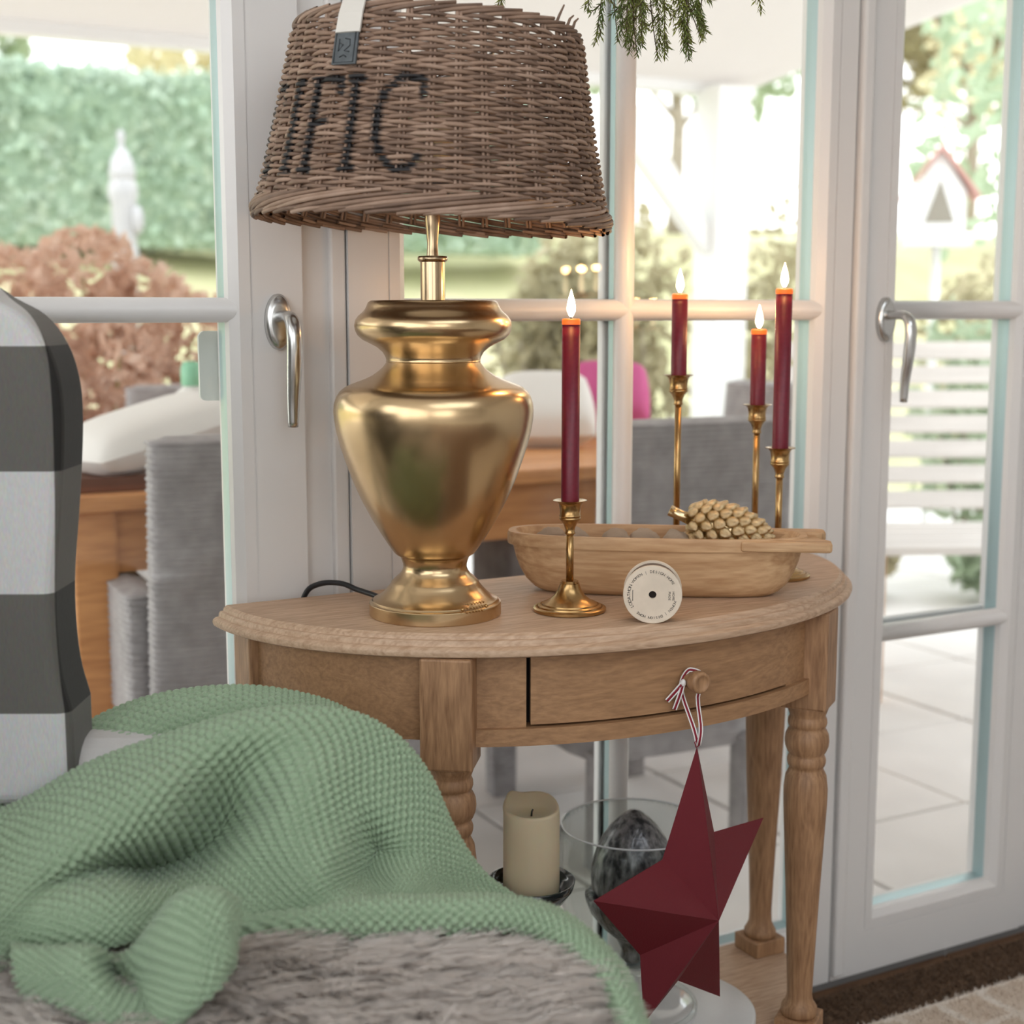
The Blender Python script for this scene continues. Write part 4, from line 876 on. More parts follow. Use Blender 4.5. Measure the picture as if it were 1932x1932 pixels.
def knit_patch(G, cp=.0104, rpitch=.0056, amp=.0066, ku=8, kv=5, flipn=False):
    G = np.array(G)
    C = catmull(G, 80); C = catmull(C.swapaxes(0, 1), 120).swapaxes(0, 1)      # (v 80, u 120, 3)
    Lu = np.median(np.linalg.norm(np.diff(C, axis=1), axis=2).sum(1)); Lv = np.median(np.linalg.norm(np.diff(C, axis=0), axis=2).sum(0))
    ncs = int(Lu / cp); nrs = int(Lv / rpitch); nu = ncs * ku + 1; nv = nrs * kv + 1
    # arc-length reparametrise in v (mean) to keep rows even
    S_ = catmull(C, nv); S_ = catmull(S_.swapaxes(0, 1), nu).swapaxes(0, 1)
    du = np.gradient(S_, axis=1); dv = np.gradient(S_, axis=0); Nn = np.cross(du, dv); Nn /= np.linalg.norm(Nn, axis=2)[:, :, None] + 1e-12
    if flipn: Nn = -Nn
    u = np.linspace(0, ncs, nu)[None, :]; v = np.linspace(0, nrs, nv)[:, None]
    j0 = np.round(v); h = np.zeros((nv, nu))
    for dj in (-1, 0, 1):
        j = j0 + dj; off = .5 * (j % 2)
        fu = (u - off + .5) % 1.0 - .5; fv = v - j
        h = np.maximum(h, np.sqrt(np.maximum(0, 1 - (fu / .41)**2 - (fv / .70)**2)))
    return S_ + Nn * (amp * h)[:, :, None], S_ - Nn * .004
throw = thing('knitted_throw', 'chunky sage green knitted throw heaped over the armchair', 'throw', croot, -YAW)
vs_all = []; fs_all = []; off_ = 0
for nm, fl2 in (('back', True), ('main', True), ('hem', True), ('flap', True)):
    Sx, Sb = knit_patch(THROW[nm], flipn=fl2)
    for A_ in (Sx, Sb[::3, ::5]):
        nv, nu = A_.shape[:2]; idx = np.arange(nv * nu).reshape(nv, nu)
        F = np.stack([idx[:-1, :-1].ravel(), idx[:-1, 1:].ravel(), idx[1:, 1:].ravel(), idx[1:, :-1].ravel()], 1)
        vs_all.append(A_.reshape(-1, 3)); fs_all.append(F + off_); off_ += nv * nu
V = np.concatenate(vs_all) - np.array([CR, CDp, 0])
quads_mesh('knit', V, np.concatenate(fs_all), M['sage'], throw)

# ------------------------------------------------------------------ rug by the doors
m, nt, N, L, b = new_mat('woven_rug'); b.inputs['Roughness'].default_value = .95
tc = N.new('ShaderNodeTexCoord'); sx = N.new('ShaderNodeSeparateXYZ'); L.new(tc.outputs['Object'], sx.inputs[0])
nz = N.new('ShaderNodeTexNoise'); nz.inputs['Scale'].default_value = 26; nz.inputs['Detail'].default_value = 6; L.new(tc.outputs['Object'], nz.inputs['Vector'])
n2 = N.new('ShaderNodeTexNoise'); n2.inputs['Scale'].default_value = 260; L.new(tc.outputs['Object'], n2.inputs['Vector'])
wob = math_n('MULTIPLY', nz.outputs['Fac'], .03)
fx = math_n('ABSOLUTE', math_n('SUBTRACT', math_n('FRACT', math_n('DIVIDE', math_n('ADD', sx.outputs['X'], wob), .085)), .5))
fy = math_n('ABSOLUTE', math_n('SUBTRACT', math_n('FRACT', math_n('DIVIDE', math_n('ADD', sx.outputs['Y'], wob), .085)), .5))
ln_ = math_n('LESS_THAN', math_n('MINIMUM', fx, fy), .09)
v_ = math_n('ADD', math_n('MULTIPLY', ln_, .22), math_n('ADD', math_n('MULTIPLY', nz.outputs['Fac'], .55), math_n('MULTIPLY', n2.outputs['Fac'], .35)))
rp = N.new('ShaderNodeValToRGB'); L.new(v_, rp.inputs[0])
rp.color_ramp.elements[0].position = .3; rp.color_ramp.elements[0].color = srgb(196, 176, 156); rp.color_ramp.elements[1].position = .85; rp.color_ramp.elements[1].color = srgb(236, 230, 222)
e_ = rp.color_ramp.elements.new(.55); e_.color = srgb(218, 204, 188)
L.new(rp.outputs[0], b.inputs['Base Color'])
bp = N.new('ShaderNodeBump'); bp.inputs['Strength'].default_value = .8; bp.inputs['Distance'].default_value = .004; L.new(n2.outputs['Fac'], bp.inputs['Height']); L.new(bp.outputs[0], b.inputs['Normal'])
M['rug'] = m; M['rug_border'] = mat('brown_rug_border', srgb(104, 80, 60), .95, var=.45, vscale=120, bump=.8, bscale=260, bdist=.004)
rug = thing('woven_rug', 'beige checked woven rug with a dark brown border before the glass doors', 'rug', (1.95, 1.05, .0005))
MB().box(-.78, .9, -.9, .455, 0, .010).build('field', M['rug'], rug, bevel=.003)
MB().box(-.86, .9, .456, .555, 0, .009).build('border', M['rug_border'], rug, bevel=.003)
MB().box(-.86, -.781, -.9, .455, 0, .009).build('border', M['rug_border'], rug, bevel=.003)
def pile(name, x0, x1, y0, y1, n, m_, z, parent, l=.008):
    q = np.random.default_rng(5); x = q.uniform(x0, x1, n); y = q.uniform(y0, y1, n); a = q.uniform(0, 2 * PI, n); s = q.uniform(.4, 1, n) * l
    bs = np.stack([x, y, np.full(n, z)], 1); w = .0009
    tipp = bs + np.stack([np.cos(a) * s * .8, np.sin(a) * s * .8, s * .8], 1)
    e1 = bs + np.stack([-np.sin(a) * w, np.cos(a) * w, 0 * a], 1); e2 = bs - np.stack([-np.sin(a) * w, np.cos(a) * w, 0 * a], 1); e3 = bs + np.stack([np.cos(a) * w, np.sin(a) * w, 0 * a - .001], 1)
    V = np.stack([e1, e2, e3, tipp], 1).reshape(-1, 3); i = np.arange(n)[:, None] * 4
    F = np.concatenate([i + np.array([[0, 1, 3]]), i + np.array([[1, 2, 3]]), i + np.array([[2, 0, 3]])])
    tag(quads_mesh(name, V, F, m_, parent, False), kind='stuff')
pile('pile', -.60, .35, .05, .455, 16000, M['rug'], .010, rug)
pile('border_pile', -.60, .35, .458, .552, 6000, M['rug_border'], .009, rug, .010)

# ------------------------------------------------------------------ hanging evergreen
M['needle'] = mat('evergreen_needles', srgb(88, 108, 56), .55, col2=srgb(132, 136, 66), vscale=30, spec=.3)
M['twig'] = mat('brown_twig', srgb(84, 70, 52), .8)
ev = thing('evergreen_garland', 'hanging evergreen sprigs with feathery needles at the top', 'garland', (.918, 1.355, 1.484))
MB().tube([(-.16, .10, .03), (-.06, .03, .05), (.05, -.03, .05), (.13, -.07, .03)], [.003, .005, .005, .003], 8).build('branch', M['twig'], ev)
MB().tube([(0, 0, .05), (0, 0, .935)], .0012, 6).build('hanging_cord', M['twig'], ev)
er = np.random.default_rng(21)
def sprig(p0, p1, nside, nl, spread):
    root = empty('sprig', (0, 0, 0), 0, ev)
    p0 = np.array(p0); p1 = np.array(p1); d = p1 - p0; Lg = np.linalg.norm(d); d /= Lg
    s1 = np.cross(d, [.3, .9, .1]); s1 /= np.linalg.norm(s1); s2 = np.cross(d, s1)
    tw_ = MB(); nd = MB()
    bend = s1 * er.normal(0, .01)
    P_ = [p0 + d * Lg * t + bend * math.sin(t * PI) for t in np.linspace(0, 1, 12)]
    tw_.tube(P_, np.linspace(.0012, .0005, 12), 5)
    def needles(A, B, n):
        A = np.array(A); B = np.array(B); dd = B - A; l = np.linalg.norm(dd); dd /= l
        e1 = np.cross(dd, [.2, .5, .84]); e1 /= np.linalg.norm(e1); e2 = np.cross(dd, e1)
        for i in range(n):
            t = i / n; a = i * 2.4 + er.uniform(-.3, .3); q = A + dd * l * t
            o = e1 * math.cos(a) + e2 * math.sin(a); tipn = q + o * nl * .62 + dd * nl * er.uniform(.55, .95); w = .0010
            wv = np.cross(o, dd)
            md = q * .5 + tipn * .5
            nd.add([q, md + wv * w, tipn, md - wv * w, md + o * w * .7], [(0, 1, 4), (1, 2, 4), (2, 3, 4), (3, 0, 4), (0, 3, 2, 1)])
    needles(P_[1], P_[-1], int(Lg / .0011))
    for k in range(nside):
        t = .15 + .8 * (k + er.uniform(0, .6)) / nside; q = p0 + d * Lg * t; a = k * 2.4
        o = s1 * math.cos(a) + s2 * math.sin(a) * .6; l = spread * (1.05 - t * .65)
        e = q + o * l * .75 + d * l * .8
        tw_.tube([q, (q + e) / 2 + o * l * .06, e], [.0007, .0005, .0004], 4)
        needles(q, e, max(4, int(l / .0012)))
    tw_.build('stem', M['twig'], root); tag(nd.build('needles', M['needle'], root), kind='stuff')
SPR = [((-.13, .09, .03), (-.150, .085, -.098), 8, .024), ((-.06, .04, .045), (-.062, .045, -.098), 8, .022)]
for k in range(15):
    q = -1 + 2 * k / 14; x = q * .052
    SPR.append(((x * .5, -x * .3, .05), (x + er.normal(0, .004), -x * .5 + er.normal(0, .015), -.118 - .032 * (1 - q * q) + er.normal(0, .007)), 12, .032))
SPR += [((.09, -.05, .04), (.098, -.055, -.100), 5, .018)]
for a_, b_, ns_, sp_ in SPR:
    sprig(a_, b_, ns_, .0085, sp_)
# ================================================================== outside: terrace
GZ = -.05
M['paver'] = mat('pale_stone_paver', (.80, .76, .73, 1), .85, var=.08, vscale=5, bump=.3, bscale=60)
ter = tag(empty('terrace_floor', (0, 0, GZ)), kind='structure')
MB().box(-4, 9, 1.72, 6.2, -.06, -.012).build('bedding', mat('sand_bed', (.55, .52, .48, 1), .95), ter)
pv = None
for i in range(13):
    for j in range(9):
        loc = (-.6 + i * .5 + .25, 1.76 + j * .5 + .25, -.012 + .0015 * ((i * 7 + j * 3) % 3))
        if pv is None: pv = MB().box(-.246, .246, -.246, .246, 0, .012).build('paver', M['paver'], ter, bevel=.003, seg=1); pv.location = loc
        else: inst(pv, ter, loc)
# lawn rising to a bank
m_l = mat('washed_out_lawn', srgb(200, 190, 152), .95, col2=srgb(180, 178, 134), vscale=1.2)  # cream tone: overexposed, sunlit look put into the grass colour
xs = np.linspace(-16, 34, 60); ys = np.linspace(6.2, 34, 50); XX, YY = np.meshgrid(xs, ys)
ZZ = GZ + 1.85 * np.clip((YY - 6.6) / 6.0, 0, 1)**1.3 + .08 * np.sin(XX * .9) * np.clip((YY - 7) / 4, 0, 1) + np.clip((YY - 13) / 20, 0, 1) * 1.5
lawn = grid_mesh('lawn', np.stack([XX, YY, ZZ], -1), m_l); lawn['kind'] = 'structure'
# awning over the terrace
M['awning'] = mat('cream_awning_cloth', (.71, .67, .635, 1), .9, transl=.55)
aw = thing('terrace_awning', 'cream fabric awning stretched over the terrace', 'awning', (0, 0, 0))
mb = MB(); V = []
for y, z in ((1.85, 2.42), (3.5, 2.24), (5.25, 2.045), (5.3, 2.03), (5.3, 1.99), (5.27, 1.99), (5.22, 2.03), (3.5, 2.215), (1.85, 2.395)): V.append([(x, y, z) for x in np.linspace(-3.2, 4.05, 9)])
grid_mesh('cloth', np.array(V), M['awning'], aw, smooth=False)
MB().box(-3.2, 4.05, 5.20, 5.28, 1.985, 2.045).build('front_bar', M['upvc_out'], aw, bevel=.01)
M['post_white'] = mat('white_painted_timber', (.86, .86, .85, 1), .5)
post = thing('pergola_post', 'thick white timber post carrying the awning beam', 'post', (3.84, 5.16, GZ))
MB().box(-.085, .085, -.085, .085, 0, 2.06).build('shaft', M['post_white'], post, bevel=.008)
MB().box(-.11, .11, -.11, .11, 0, .10).build('plinth', M['post_white'], post, bevel=.008)
MB().add([(x, y, z) for y in (-.04, .04) for x, z in ((-.08, 1.46), (-.08, 1.34), (-.62, 1.92), (-.52, 2.03))], [(3, 2, 1, 0), (4, 5, 6, 7), (0, 1, 5, 4), (1, 2, 6, 5), (2, 3, 7, 6), (3, 0, 4, 7)]).build('diagonal_brace', M['post_white'], post)

# ------------------------------------------------------------------ wicker garden chairs
m, nt, N, L, b = new_mat('grey_wicker'); b.inputs['Roughness'].default_value = .6
tc = N.new('ShaderNodeTexCoord'); nz = N.new('ShaderNodeTexNoise'); nz.inputs['Scale'].default_value = 30; L.new(tc.outputs['Object'], nz.inputs['Vector'])
rp = N.new('ShaderNodeValToRGB'); rp.color_ramp.elements[0].color = srgb(128, 123, 124); rp.color_ramp.elements[1].color = srgb(184, 180, 182); L.new(nz.outputs['Fac'], rp.inputs[0]); L.new(rp.outputs[0], b.inputs['Base Color']); M['wicker'] = m
def weave_box(x0, x1, y0, y1, z0, z1, pitch=.010, amp=.003, lean=0, rnd=.03):
    """box wrapped in horizontal strands: corrugated rings with rounded corners"""
    n = int((z1 - z0) / pitch); mb = MB(); rings = []; k = 40
    def ring(z, ins, ph):
        out = []
        cx, cy = (x0 + x1) / 2, (y0 + y1) / 2; hx, hy = (x1 - x0) / 2 - ins, (y1 - y0) / 2 - ins
        for i in range(k):
            t = 2 * PI * i / k; c, s_ = math.cos(t), math.sin(t); p = 6
            w = amp * .35 * math.cos(i * PI + ph)
            out.append((cx + (hx + w) * math.copysign(abs(c)**(2 / p), c), cy + (hy + w) * math.copysign(abs(s_)**(2 / p), s_) + lean * (z - z0), z))
        return out
    rings.append(ring(z0, .02, 0))
    for j in range(n):
        z = z0 + (z1 - z0) * j / n; ph = PI * (j % 2)
        rings += [ring(z + pitch * .1, amp, ph), ring(z + pitch * .5, 0, ph), ring(z + pitch * .9, amp, ph)]
    rings += [ring(z1, rnd * .5, 0), ring(z1 + .006, rnd, 0)]
    V = [p for r_ in rings for p in r_]; F = []
    for j in range(len(rings) - 1):
        for i in range(k): q = (i + 1) % k; F.append((j * k + i, j * k + q, (j + 1) * k + q, (j + 1) * k + i))
    mb.add(V, F, True); mb.f += [tuple(reversed(range(k))), tuple((len(rings) - 1) * k + i for i in range(k))]; mb.sm += [False, False]
    return mb
def garden_chair(loc, rz, label, w=.56):
    t = thing('wicker_chair', label, 'chair', loc, rz, 'grey wicker garden chairs round the terrace table')
    h = w / 2
    weave_box(-h, h, -.30, -.22, .30, .90, lean=-.10).build('backrest', M['wicker'], t)
    weave_box(-h, h, -.26, .30, .22, .42).build('seat', M['wicker'], t)
    for s_ in (-1, 1): weave_box(s_ * h - .035, s_ * h + .035, -.24, .27, .40, .63).build('armrest', M['wicker'], t)
    for sx_ in (-1, 1):
        for sy in (-1, 1): weave_box(sx_ * (h - .04) - .03, sx_ * (h - .04) + .03, sy * .25 - .03, sy * .25 + .03, 0, .24).build('leg', M['wicker'], t)
garden_chair((.885, 2.62, GZ), R(-4), 'grey wicker garden chair seen through the left door, nearest the wooden table end')
garden_chair((1.20, 3.62, GZ), R(176), 'grey wicker garden chair on the far side of the wooden table')
garden_chair((1.655, 2.56, GZ), R(-4), 'grey wicker garden chair seen behind the tall candlesticks', .42)
garden_chair((2.31, 3.18, GZ), R(90), 'grey wicker garden chair mostly hidden behind the right door frame')
M['teak'] = wood('honey_teak', srgb(222, 160, 104), srgb(188, 126, 76), 'X', .8)
tb = thing('garden_table', 'honey coloured wooden terrace table seen through the doors', 'table', (1.37, 3.02, GZ))
for k in range(6): MB().box(-.88, .88, -.47 + k * .157, -.47 + k * .157 + .152, .755, .785).build('top_plank', M['teak'], tb, bevel=.004)
MB().box(-.82, .82, -.44, -.41, .64, .755).build('side_rail', M['teak'], tb); MB().box(-.82, .82, .41, .44, .64, .755).build('side_rail', M['teak'], tb)
for s_ in (-1, 1):
    MB().box(s_ * .82 - .02, s_ * .82 + .02, -.42, .42, .64, .755).build('end_rail', M['teak'], tb)
    for q in (-1, 1): MB().box(s_ * .82 - .04, s_ * .82 + .04, q * .41 - .04, q * .41 + .04, 0, .755).build('leg', M['teak'], tb, bevel=.006)
TZ = GZ + .785
def pillow(name, loc, sx_, sy, sz, rz, m_, label, cat, rx=0, tx=0):
    n = 20; u = np.linspace(-1, 1, n); U, W = np.meshgrid(u, u)
    f = ((1 - U**4) * (1 - W**4)).clip(0)**.5
    X = U * sx_ * (1 - .06 * (W**2)); Y = W * sy * (1 - .06 * U**2)
    top_ = np.stack([X, Y, f * sz], -1); bot = np.stack([X, Y, -f * sz], -1)
    a_ = np.arange(n * n).reshape(n, n)
    q = np.stack([a_[:-1, :-1].ravel(), a_[:-1, 1:].ravel(), a_[1:, 1:].ravel(), a_[1:, :-1].ravel()], 1)
    o = quads_mesh(name, np.concatenate([top_.reshape(-1, 3), bot.reshape(-1, 3)]), np.concatenate([q, q[:, ::-1] + n * n]), m_)
    o.location = loc; o.rotation_euler = (rx, tx, rz); return tag(o, label, cat)
M['white_cloth'] = mat('white_cotton', (.82, .80, .78, 1), .9, bump=.2, bscale=40)
M['pink_cloth'] = mat('magenta_cotton', srgb(204, 92, 148), .9)
MB_t = thing('serving_tray', 'dark brown wooden tray under a white cushion on the terrace table', 'tray', (.66, 2.72, TZ))
MB().box(-.19, .19, -.13, .13, 0, .018).build('tray_base', mat('dark_brown_wood', srgb(122, 70, 40), .6), MB_t, bevel=.004)
for q in (-1, 1): MB().box(-.19, .19, q * .125 - .006, q * .125 + .006, .012, .028).build('tray_edge', mat('dark_brown_edge', srgb(104, 60, 36), .6), MB_t)
pillow('cushion', (.70, 2.72, TZ + .094), .17, .13, .052, R(10), M['white_cloth'], 'white cushion on a brown tray at the left table end', 'cushion', tx=R(-14))
pillow('cushion', (1.72, 3.0, TZ + .09), .12, .12, .06, R(-25), M['white_cloth'], 'plump white cushion on the terrace table behind the brass lamp', 'cushion', rx=R(30))
pillow('cushion', (1.985, 3.14, TZ + .105), .11, .11, .06, R(-30), M['pink_cloth'], 'magenta pink cushion on the terrace table beside the white one', 'cushion', rx=R(38))
bo = thing('spray_bottle', 'white bottle with pale green cap on the terrace table', 'bottle', (.843, 2.956, TZ))
MB().lathe([(.042, 0), (.044, .01), (.044, .130), (.036, .152), (.018, .166), (.018, .172)], 28).build('bottle_body', M['white_cloth'], bo)
MB().lathe([(.019, .168), (.022, .172), (.022, .206), (.016, .218), (.0001, .220)], 24).build('cap', mat('mint_plastic', srgb(142, 206, 172), .4), bo)
pl = thing('rounded_pane_plate', 'pale rounded plate set on the outside of the left door pane', 'pane_plate', (.524, WY + .0705, .993))  # pale rounded plate just outside the left door pane
pp = [(-.030 + .008 * (1 - math.cos(t)) if 0 else 0, 0) for t in (0,)]
mb = MB(); k_ = 6; pts_ = []
for cx_, cz_, a0 in ((.020, .034, 0), (-.020, .034, 90), (-.020, -.034, 180), (.020, -.034, 270)):
    for q in range(k_ + 1): t = R(a0 + 90 * q / k_); pts_.append((cx_ + .008 * math.cos(t), cz_ + .008 * math.sin(t)))
n = len(pts_); mb.v = [(x, y, z) for y in (0, .006) for x, z in pts_]; mb.f = [tuple(range(n)), tuple(range(2 * n - 1, n - 1, -1))] + [((i + 1) % n, i, n + i, n + (i + 1) % n) for i in range(n)]; mb.sm = [False] * len(mb.f)
mb.build('face', mat('pale_mint_plate', srgb(222, 226, 220), .5), pl)

# ------------------------------------------------------------------ planting
fr_ = np.random.default_rng(9)
def leaf_cloud(pts, size, mat_, name, parent, up=.3):
    n = len(pts); a = fr_.normal(0, 1, (n, 3)); a /= np.linalg.norm(a, axis=1)[:, None]
    c = fr_.normal(0, 1, (n, 3)); bb = np.cross(a, c); bb /= np.linalg.norm(bb, axis=1)[:, None] + 1e-9
    s = (size * fr_.uniform(.6, 1.3, n))[:, None]; nn = np.cross(a, bb)
    V = np.stack([pts - a * s, pts + bb * s * .5 + nn * s * .12, pts + a * s, pts - bb * s * .5 + nn * s * .12], 1).reshape(-1, 3)
    F = np.arange(4 * n).reshape(-1, 4)
    o = quads_mesh(name, V, F, mat_, parent, False); o['kind'] = 'stuff'; return o
def blob(n, c, r, rough=.25):
    d = fr_.normal(0, 1, (n, 3)); d /= np.linalg.norm(d, axis=1)[:, None]
    w = 1 + rough * np.sin(d[:, :1] * 5 + c[0]) * np.cos(d[:, 1:2] * 4 + c[1]) ; q = fr_.uniform(.55, 1, (n, 1))**.5
    return np.array(c) + d * np.array(r) * w * q
def lmat(name, c1_, c2_): return mat(name, c1_, .7, col2=c2_, vscale=2.5, transl=.35)  # outdoor leaf colours are paled to carry the overexposed haze
M['hedge'] = lmat('hedge_leaves', srgb(194, 206, 190), srgb(170, 192, 168))
M['olive'] = lmat('olive_leaves', srgb(190, 180, 148), srgb(150, 142, 108))
M['mint'] = lmat('mint_leaves', srgb(192, 204, 178), srgb(158, 178, 146))
M['pale'] = lmat('pale_leaves', srgb(238, 230, 200), srgb(214, 206, 176))
M['dry'] = lmat('dried_petals', srgb(236, 212, 196), srgb(210, 168, 138))
M['trunk'] = mat('grey_bark', srgb(176, 164, 150), .9, var=.3, vscale=12)
M['stemg'] = mat('green_stem', srgb(176, 168, 118), .8)
def bush(loc, r, n, size, mt, label, lobes=5, stems=5):
    t = thing('shrub', label, 'shrub', loc)
    pts = [blob(n // lobes, (fr_.uniform(-.5, .5) * r[0], fr_.uniform(-.5, .5) * r[1], r[2] * fr_.uniform(.8, 1.25)), (r[0] * .62, r[1] * .62, r[2] * .7)) for _ in range(lobes)]
    p = np.concatenate(pts); p[:, 2] = np.abs(p[:, 2]); leaf_cloud(p, size, mt, 'foliage', t)
    for k in range(stems):
        a = k * 2 * PI / stems; MB().tube([(0, 0, 0), (.3 * r[0] * math.cos(a), .3 * r[1] * math.sin(a), r[2] * .7), (.55 * r[0] * math.cos(a), .55 * r[1] * math.sin(a), r[2] * 1.2)], [.012, .009, .004], 6).build('stem', M['trunk'], t)
    return t
# clipped hedge on the bank
hd = thing('clipped_hedge', 'long clipped green hedge on the bank behind the dried hydrangeas', 'hedge', (1.5, 11.6, 1.55))
n = 26000; p = np.stack([fr_.uniform(-7, 5, n), fr_.uniform(-.35, .35, n), fr_.uniform(0, 1.28, n)], 1)
f = fr_.integers(0, 3, n); p[f == 0, 1] = -.36 + fr_.normal(0, .03, (f == 0).sum()); p[f == 1, 2] = 1.28 + fr_.normal(0, .04, (f == 1).sum())
leaf_cloud(p, .055, M['hedge'], 'foliage', hd)
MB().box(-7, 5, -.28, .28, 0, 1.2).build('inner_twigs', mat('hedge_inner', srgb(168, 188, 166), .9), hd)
# dried hydrangea with brown mop heads
hy = thing('dried_hydrangea', 'dried hydrangea bush with brown mop-head flowers beyond the left door', 'hydrangea', (.90, 4.55, GZ))
hm = None
heads = [(-.40, -.1, 1.08, .15), (-.14, .12, 1.16, .16), (.06, -.05, 1.22, .16), (.24, .05, 1.10, .17), (.36, -.15, 1.02, .15), (.12, -.22, .98, .15), (-.12, -.2, .92, .16), (-.36, .1, .86, .17), (.02, .15, .80, .16), (.30, -.02, .80, .17), (-.2, 0, .70, .16), (.12, -.12, .68, .17), (-.58, .05, .98, .16), (-.62, .0, .74, .17), (.40, .1, .66, .15), (-.42, -.1, .60, .16), (-.05, -.05, .52, .16), (.3, .05, .5, .15), (.52, .05, .86, .14)]
for x, y, z, r_ in heads:
    if hm is None:
        d = fr_.normal(0, 1, (420, 3)); d /= np.linalg.norm(d, axis=1)[:, None]
        pts = d * np.array([1, 1, .82]) * fr_.uniform(.86, 1.04, (420, 1))
        hm = leaf_cloud(pts, .19, M['dry'], 'flower_head', hy); hm['kind'] = ''; del hm['kind']; o = hm
    else: o = inst(hm, hy)
    o.location = (x, y, z); o.scale = (r_, r_, r_); o.rotation_euler = (x * 3, y * 5, z * 9)
for x, y, z, r_ in heads[:13]: MB().tube([(x * .25, y * .25, 0), (x * .7, y * .7, z * .5), (x, y, z)], [.010, .008, .005], 5).build('stalk', M['stemg'], hy)
# stone garden lantern (small white pepper-pot column)
M['stone'] = mat('white_stone', (.46, .45, .45, 1), .8, var=.1, vscale=9)
gl = thing('garden_lantern', 'slender white stone lantern with rounded top in front of the hedge', 'lantern', (1.77, 7.32, .05)); gl.scale = (.54, .54, .97)
sharp(MB().lathe([(.20, 0), (.20, .10), (.12, .14), (.105, .5), (.105, 1.25), (.125, 1.28), (.125, 1.34), (.112, 1.36), (.112, 1.58), (.135, 1.62), (.135, 1.66), (.115, 1.70)], 28).build('column', M['stone'], gl), 30)
MB().lathe([(.115, 1.70), (.120, 1.74), (.10, 1.80), (.06, 1.84), (.028, 1.87), (.028, 1.89), (.04, 1.915), (.03, 1.945), (.0001, 1.955)], 28).build('domed_cap', M['stone'], gl)
MB().ell((.10, -.10, 1.50), .062, .062, .075, 16, 10).build('side_ornament', M['stone'], gl)
# trees beyond the hedge
def tree(loc, h, cr2, n, size, mt, label, trunk_r=.10):
    t = thing('garden_tree', label, 'tree', loc)
    MB().tube([(0, 0, 0), (.06, .03, h * .35), (-.03, .08, h * .7), (.05, 0, h)], [trunk_r, trunk_r * .8, trunk_r * .5, trunk_r * .2], 10).build('trunk', M['trunk'], t)
    P_ = []
    for k in range(9):
        a = k * 2.4; e = np.array((cr2 * .75 * math.cos(a), cr2 * .75 * math.sin(a), h * (.55 + .5 * k / 9)))
        s0 = np.array((0, 0, h * (.32 + .45 * k / 9)))
        MB().tube([s0, (s0 + e) / 2 + np.array((0, 0, .12)), e], [trunk_r * .4, trunk_r * .3, trunk_r * .1], 7).build('branch', M['trunk'], t)
        P_.append(blob(n // 9, e, (cr2 * .55, cr2 * .55, h * .17)))
    leaf_cloud(np.concatenate(P_), size, mt, 'crown', t); return t
tree((-2.2, 15.5, 1.9), 3.6, 1.3, 4200, .12, M['pale'], 'pale leafed tree with bare branches above the hedge at far left')
tree((1.6, 16.5, 2.0), 3.8, 1.2, 4500, .12, M['mint'], 'mid green tree rising behind the hedge, beside the pale trees', .12)
tree((5.6, 16.0, 2.0), 3.4, 1.3, 4200, .12, M['pale'], 'pale cream tree behind the lamp shade and hedge')
tree((9.4, 13.5, 1.9), 3.4, 1.2, 3600, .11, M['mint'], 'light green tree seen between the awning brace and white post')
tree((13.4, 13.0, 2.0), 3.2, 1.3, 3600, .11, M['olive'], 'olive toned tree right of the white timber post')
tree((7.05, 5.6, .0), 3.2, 1.0, 2400, .07, M['mint'], 'slim young tree with thin trunk at the right door edge', .035)
tree((11.5, 9.0, 1.2), 3.6, 1.6, 3600, .10, M['pale'], 'pale yellow tree behind the white birdhouse')
# bushes along the terrace
for i, (x, y, rx_, rz_, mt, lab) in enumerate([(3.70, 6.45, .50, .80, 'olive', 'olive beige shrub behind the candle flames'), (3.98, 5.85, .32, .86, 'olive', 'olive shrub just left of the white post'), (4.60, 5.62, .36, .86, 'olive', 'beige shrub just right of the white post'),
                                              (4.42, 4.22, .30, .62, 'mint', 'bright green shrub above the white bench'), (5.35, 5.00, .40, .70, 'olive', 'yellow green shrub at the right door pane edge'), (4.25, 3.85, .22, .16, 'mint', 'small low green plant under the white bench'), (3.72, 4.15, .22, .16, 'olive', 'small brownish plant left of the low green one'), (2.6, 6.5, .45, .55, 'pale', 'cream coloured shrub behind the wooden table')]):
    bush((x, y, GZ), (rx_, rx_ * .8, rz_), 3600 if rx_ > .4 else 900, .05 if rx_ > .4 else .045, M[mt], lab)
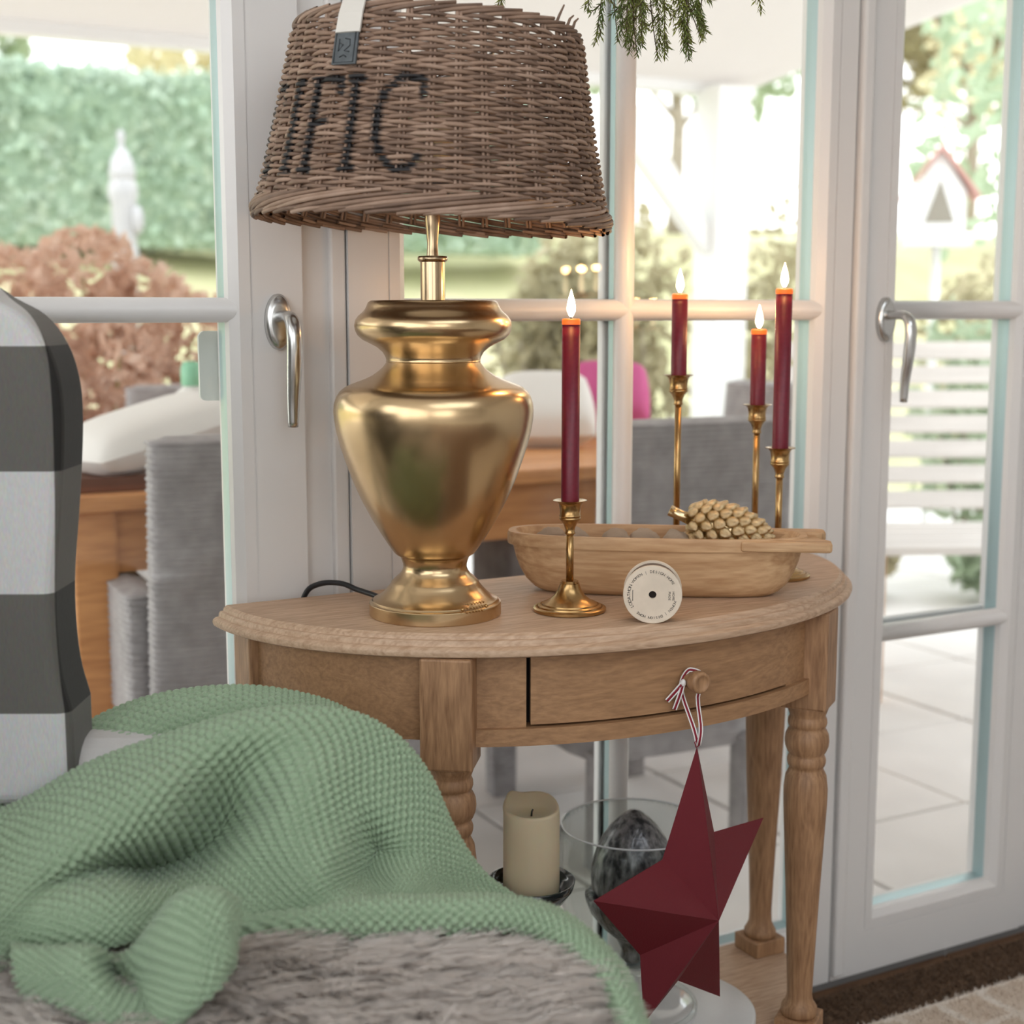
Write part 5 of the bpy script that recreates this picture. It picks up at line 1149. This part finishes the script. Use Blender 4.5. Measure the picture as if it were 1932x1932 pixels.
# birdhouse on a pole
bh = thing('birdhouse', 'white birdhouse with reddish gabled roof on a pole in the garden', 'birdhouse', (4.78, 4.82, GZ), R(-40)); bh.scale = (.92, .92, 1.05)
MB().tube([(0, 0, 0), (0, 0, 1.35)], .022, 10).build('pole', M['post_white'], bh)
MB().add([(x, y, z) for y in (-.11, .11) for x, z in ((-.12, 1.35), (.12, 1.35), (.12, 1.55), (0, 1.72), (-.12, 1.55))], [(4, 3, 2, 1, 0), (5, 6, 7, 8, 9)] + [(i, (i + 1) % 5, 5 + (i + 1) % 5, 5 + i) for i in range(5)]).build('house_body', M['post_white'], bh)
M['roof_red'] = mat('reddish_roof', srgb(196, 150, 140), .8)
for s_ in (-1, 1):
    MB().add([(s_ * x, y, z) for y in (-.15, .15) for x, z in ((0, 1.745), (.185, 1.53), (.175, 1.515), (0, 1.715))], [(3, 2, 1, 0), (4, 5, 6, 7), (0, 1, 5, 4), (1, 2, 6, 5), (2, 3, 7, 6), (3, 0, 4, 7)]).build('roof_board', M['roof_red'], bh)
MB().add([(x, -.114 + q * .003, z) for q in (0, 1) for x, z in ((-.07, 1.42), (.07, 1.42), (0, 1.60))], [(2, 1, 0), (3, 4, 5), (0, 1, 4, 3), (1, 2, 5, 4), (2, 0, 3, 5)]).build('opening', mat('dark_opening', srgb(150, 144, 132), .9), bh)
MB().box(-.15, .15, -.16, .16, 1.325, 1.35).build('floor_board', M['post_white'], bh)
# weathered slatted bench
M['bench'] = mat('weathered_white_timber', (.80, .755, .72, 1), .8, var=.12, vscale=10, stretch=(.3, 3, 3))
M['bench_leg'] = mat('brown_timber', srgb(206, 168, 138), .8, var=.2, vscale=10)
be = thing('slatted_bench', 'weathered white slatted garden bench outside the right door', 'bench', (3.40, 3.10, GZ), R(-26))
for k in range(7):
    t = k / 6; z = .52 + .46 * t; y = .12 + .20 * t
    MB().box(-.62, .62, -.012, .012, -.028, .028).move(Matrix.Translation((0, y, z)) @ Matrix.Rotation(R(-22), 4, 'X')).build('back_slat', M['bench'], be, bevel=.004)
for k in range(5): MB().box(-.62, .62, -.36 + k * .10, -.36 + k * .10 + .078, .425, .45).build('seat_slat', M['bench'], be, bevel=.004)
for s_ in (-1, 1):
    MB().add([(s_ * .50 + q, y, z) for q in (-.022, .022) for y, z in ((.05, 0), (.12, 0), (.37, .98), (.33, .98), (.10, .42))], [(4, 3, 2, 1, 0), (5, 6, 7, 8, 9)] + [(i, (i + 1) % 5, 5 + (i + 1) % 5, 5 + i) for i in range(5)]).build('back_leg', M['bench_leg'], be)
    MB().box(s_ * .50 - .03, s_ * .50 + .03, -.36, -.30, 0, .425).build('front_leg', M['bench_leg'], be, bevel=.005)
    MB().box(s_ * .50 - .025, s_ * .50 + .025, -.36, .12, .36, .425).build('seat_rail', M['bench_leg'], be, bevel=.005)
    MB().box(s_ * .56 - .03, s_ * .56 + .03, -.38, .20, .62, .645).build('armrest', M['bench'], be, bevel=.005)
